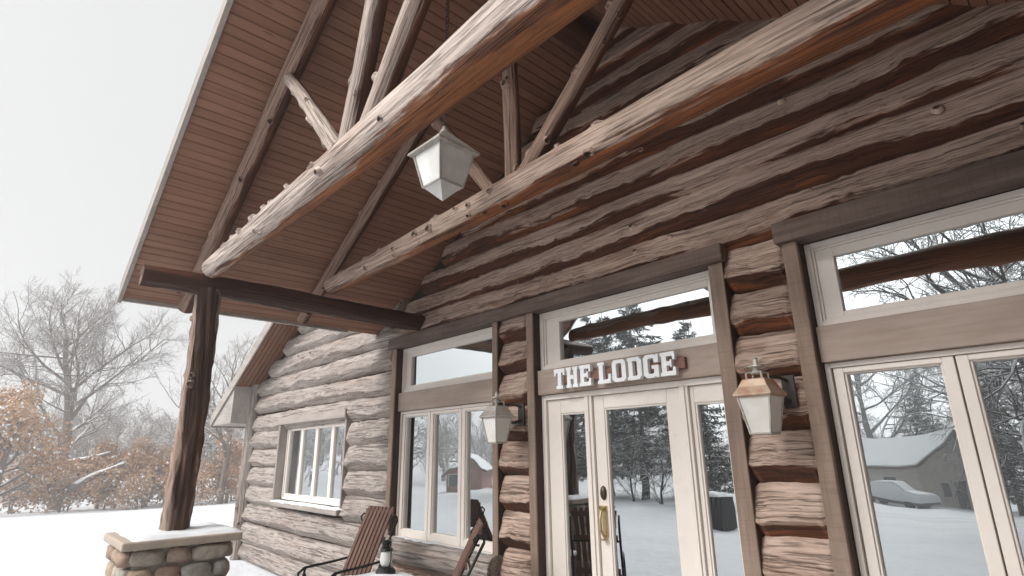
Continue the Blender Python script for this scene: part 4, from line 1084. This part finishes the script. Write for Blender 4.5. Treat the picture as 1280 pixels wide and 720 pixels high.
# dark planter box with snow
bx = empty('planter_box', (-7.7, -10.2, g(-7.7, -10.2)), 'square black slatted box topped with snow, mirrored in the right sidelight', 'planter')
m = MB(); zg = g(-7.7, -10.2)
for i in range(7):
    a = -8.1+i*.115
    for yy in (-10.6, -9.83): m.box(a, a+.1, yy, yy+.03, zg, zg+.8)
    b_ = -10.57+i*.105
    for xx in (-8.12, -7.32): m.box(xx, xx+.03, b_, b_+.095, zg, zg+.8)
m.box(-8.08, -7.33, -10.56, -9.84, zg, zg+.76)
m.build('box', simple('black_stained_wood', (.025,.024,.023), .6), bx, bevel=.006)
snow_strip('snow_layer', bx, -8.13, -7.28, -10.61, -9.79, zg+.8, .1, 2)

# ------------------------------------------------------------------ snowy air
n = N('thin_snow_haze'); n.n.remove(n.b); pv = n.node('ShaderNodeVolumePrincipled'); pv.inputs['Density'].default_value = .0038; pv.inputs['Color'].default_value = (.98,.98,.985,1); pv.inputs['Anisotropy'].default_value = .6
n.link(pv.outputs[0], n.out.inputs['Volume'])
hz = MB(); hz.box(-175, 140, -160, 150, -4.5, 24); tag(hz.build('haze', n.m), 'thin pale winter haze over the whole snowy place', 'haze', kind='stuff')

# ------------------------------------------------------------------ light, sky, camera
sc = bpy.context.scene
w = bpy.data.worlds.new('World'); sc.world = w; w.use_nodes = True; nt = w.node_tree
bg = nt.nodes['Background']
sk = nt.nodes.new('ShaderNodeTexSky'); sk.sky_type = 'NISHITA'; sk.sun_disc = False; sk.dust_density = 4; sk.air_density = 1.0
SUN_EL, SUN_AZ = math.radians(38), math.radians(195)          # azimuth clockwise from +Y
sk.sun_elevation = SUN_EL; sk.sun_rotation = SUN_AZ
hs = nt.nodes.new('ShaderNodeHueSaturation'); hs.inputs['Saturation'].default_value = .12; nt.links.new(sk.outputs[0], hs.inputs['Color'])
tc = nt.nodes.new('ShaderNodeTexCoord'); sp = nt.nodes.new('ShaderNodeSeparateXYZ'); nt.links.new(tc.outputs['Generated'], sp.inputs[0])
dt = nt.nodes.new('ShaderNodeVectorMath'); dt.operation = 'DOT_PRODUCT'; nt.links.new(tc.outputs['Generated'], dt.inputs[0])
dt.inputs[1].default_value = (math.sin(SUN_AZ)*math.cos(SUN_EL), math.cos(SUN_AZ)*math.cos(SUN_EL), math.sin(SUN_EL))
mr_ = nt.nodes.new('ShaderNodeMapRange'); mr_.interpolation_type = 'SMOOTHSTEP'; mr_.inputs[1].default_value = .55; mr_.inputs[2].default_value = 1; mr_.inputs[3].default_value = 4.4; mr_.inputs[4].default_value = 17; nt.links.new(dt.outputs['Value'], mr_.inputs[0])
cb = nt.nodes.new('ShaderNodeVectorMath'); cb.operation = 'SCALE'; cb.inputs[0].default_value = (1, 1.005, 1.01); nt.links.new(mr_.outputs[0], cb.inputs['Scale'])
mx = nt.nodes.new('ShaderNodeMix'); mx.data_type = 'RGBA'; mx.inputs[0].default_value = .96
nt.links.new(hs.outputs[0], mx.inputs[6]); nt.links.new(cb.outputs[0], mx.inputs[7]); nt.links.new(mx.outputs[2], bg.inputs[0])
bg.inputs[1].default_value = .1
sun = bpy.data.lights.new('sun', 'SUN'); sun.energy = 1.5; sun.angle = math.radians(20); sun.color = (1, .97, .93)
so_ = bpy.data.objects.new('sun', sun); C.objects.link(so_)
sd = V((math.sin(SUN_AZ)*math.cos(SUN_EL), math.cos(SUN_AZ)*math.cos(SUN_EL), math.sin(SUN_EL)))
so_.rotation_euler = (-sd).to_track_quat('-Z', 'Y').to_euler(); so_.location = sd*40

cam = bpy.data.cameras.new('camera'); co = bpy.data.objects.new('camera', cam); C.objects.link(co)
F = 690.9; yaw, pitch, roll = (math.radians(a) for a in (-47.36, 16.59, -.742))
cy_, sy_, cp_, sp_, cr_, sr_ = math.cos(yaw), math.sin(yaw), math.cos(pitch), math.sin(pitch), math.cos(roll), math.sin(roll)
f_ = V((sy_*cp_, cy_*cp_, sp_)); r_ = V((cy_, -sy_, 0)); u_ = r_.cross(f_)
rt = r_*cr_+u_*sr_; up = -r_*sr_+u_*cr_
co.matrix_world = Matrix((( rt.x, up.x, -f_.x, 0), (rt.y, up.y, -f_.y, -3.5), (rt.z, up.z, -f_.z, 1.65), (0, 0, 0, 1)))
cam.sensor_width = 36; cam.sensor_fit = 'HORIZONTAL'; cam.lens = F/1280*36; cam.clip_start = .05; cam.clip_end = 3000
sc.camera = co
sc.view_settings.view_transform = 'Standard'; sc.view_settings.look = 'None'; sc.view_settings.gamma = 1; sc.view_settings.use_curve_mapping = False
sc.view_settings.exposure = .85
sc.cycles.max_bounces = 8; sc.cycles.volume_bounces = 2; sc.cycles.diffuse_bounces = 4; sc.cycles.transparent_max_bounces = 12
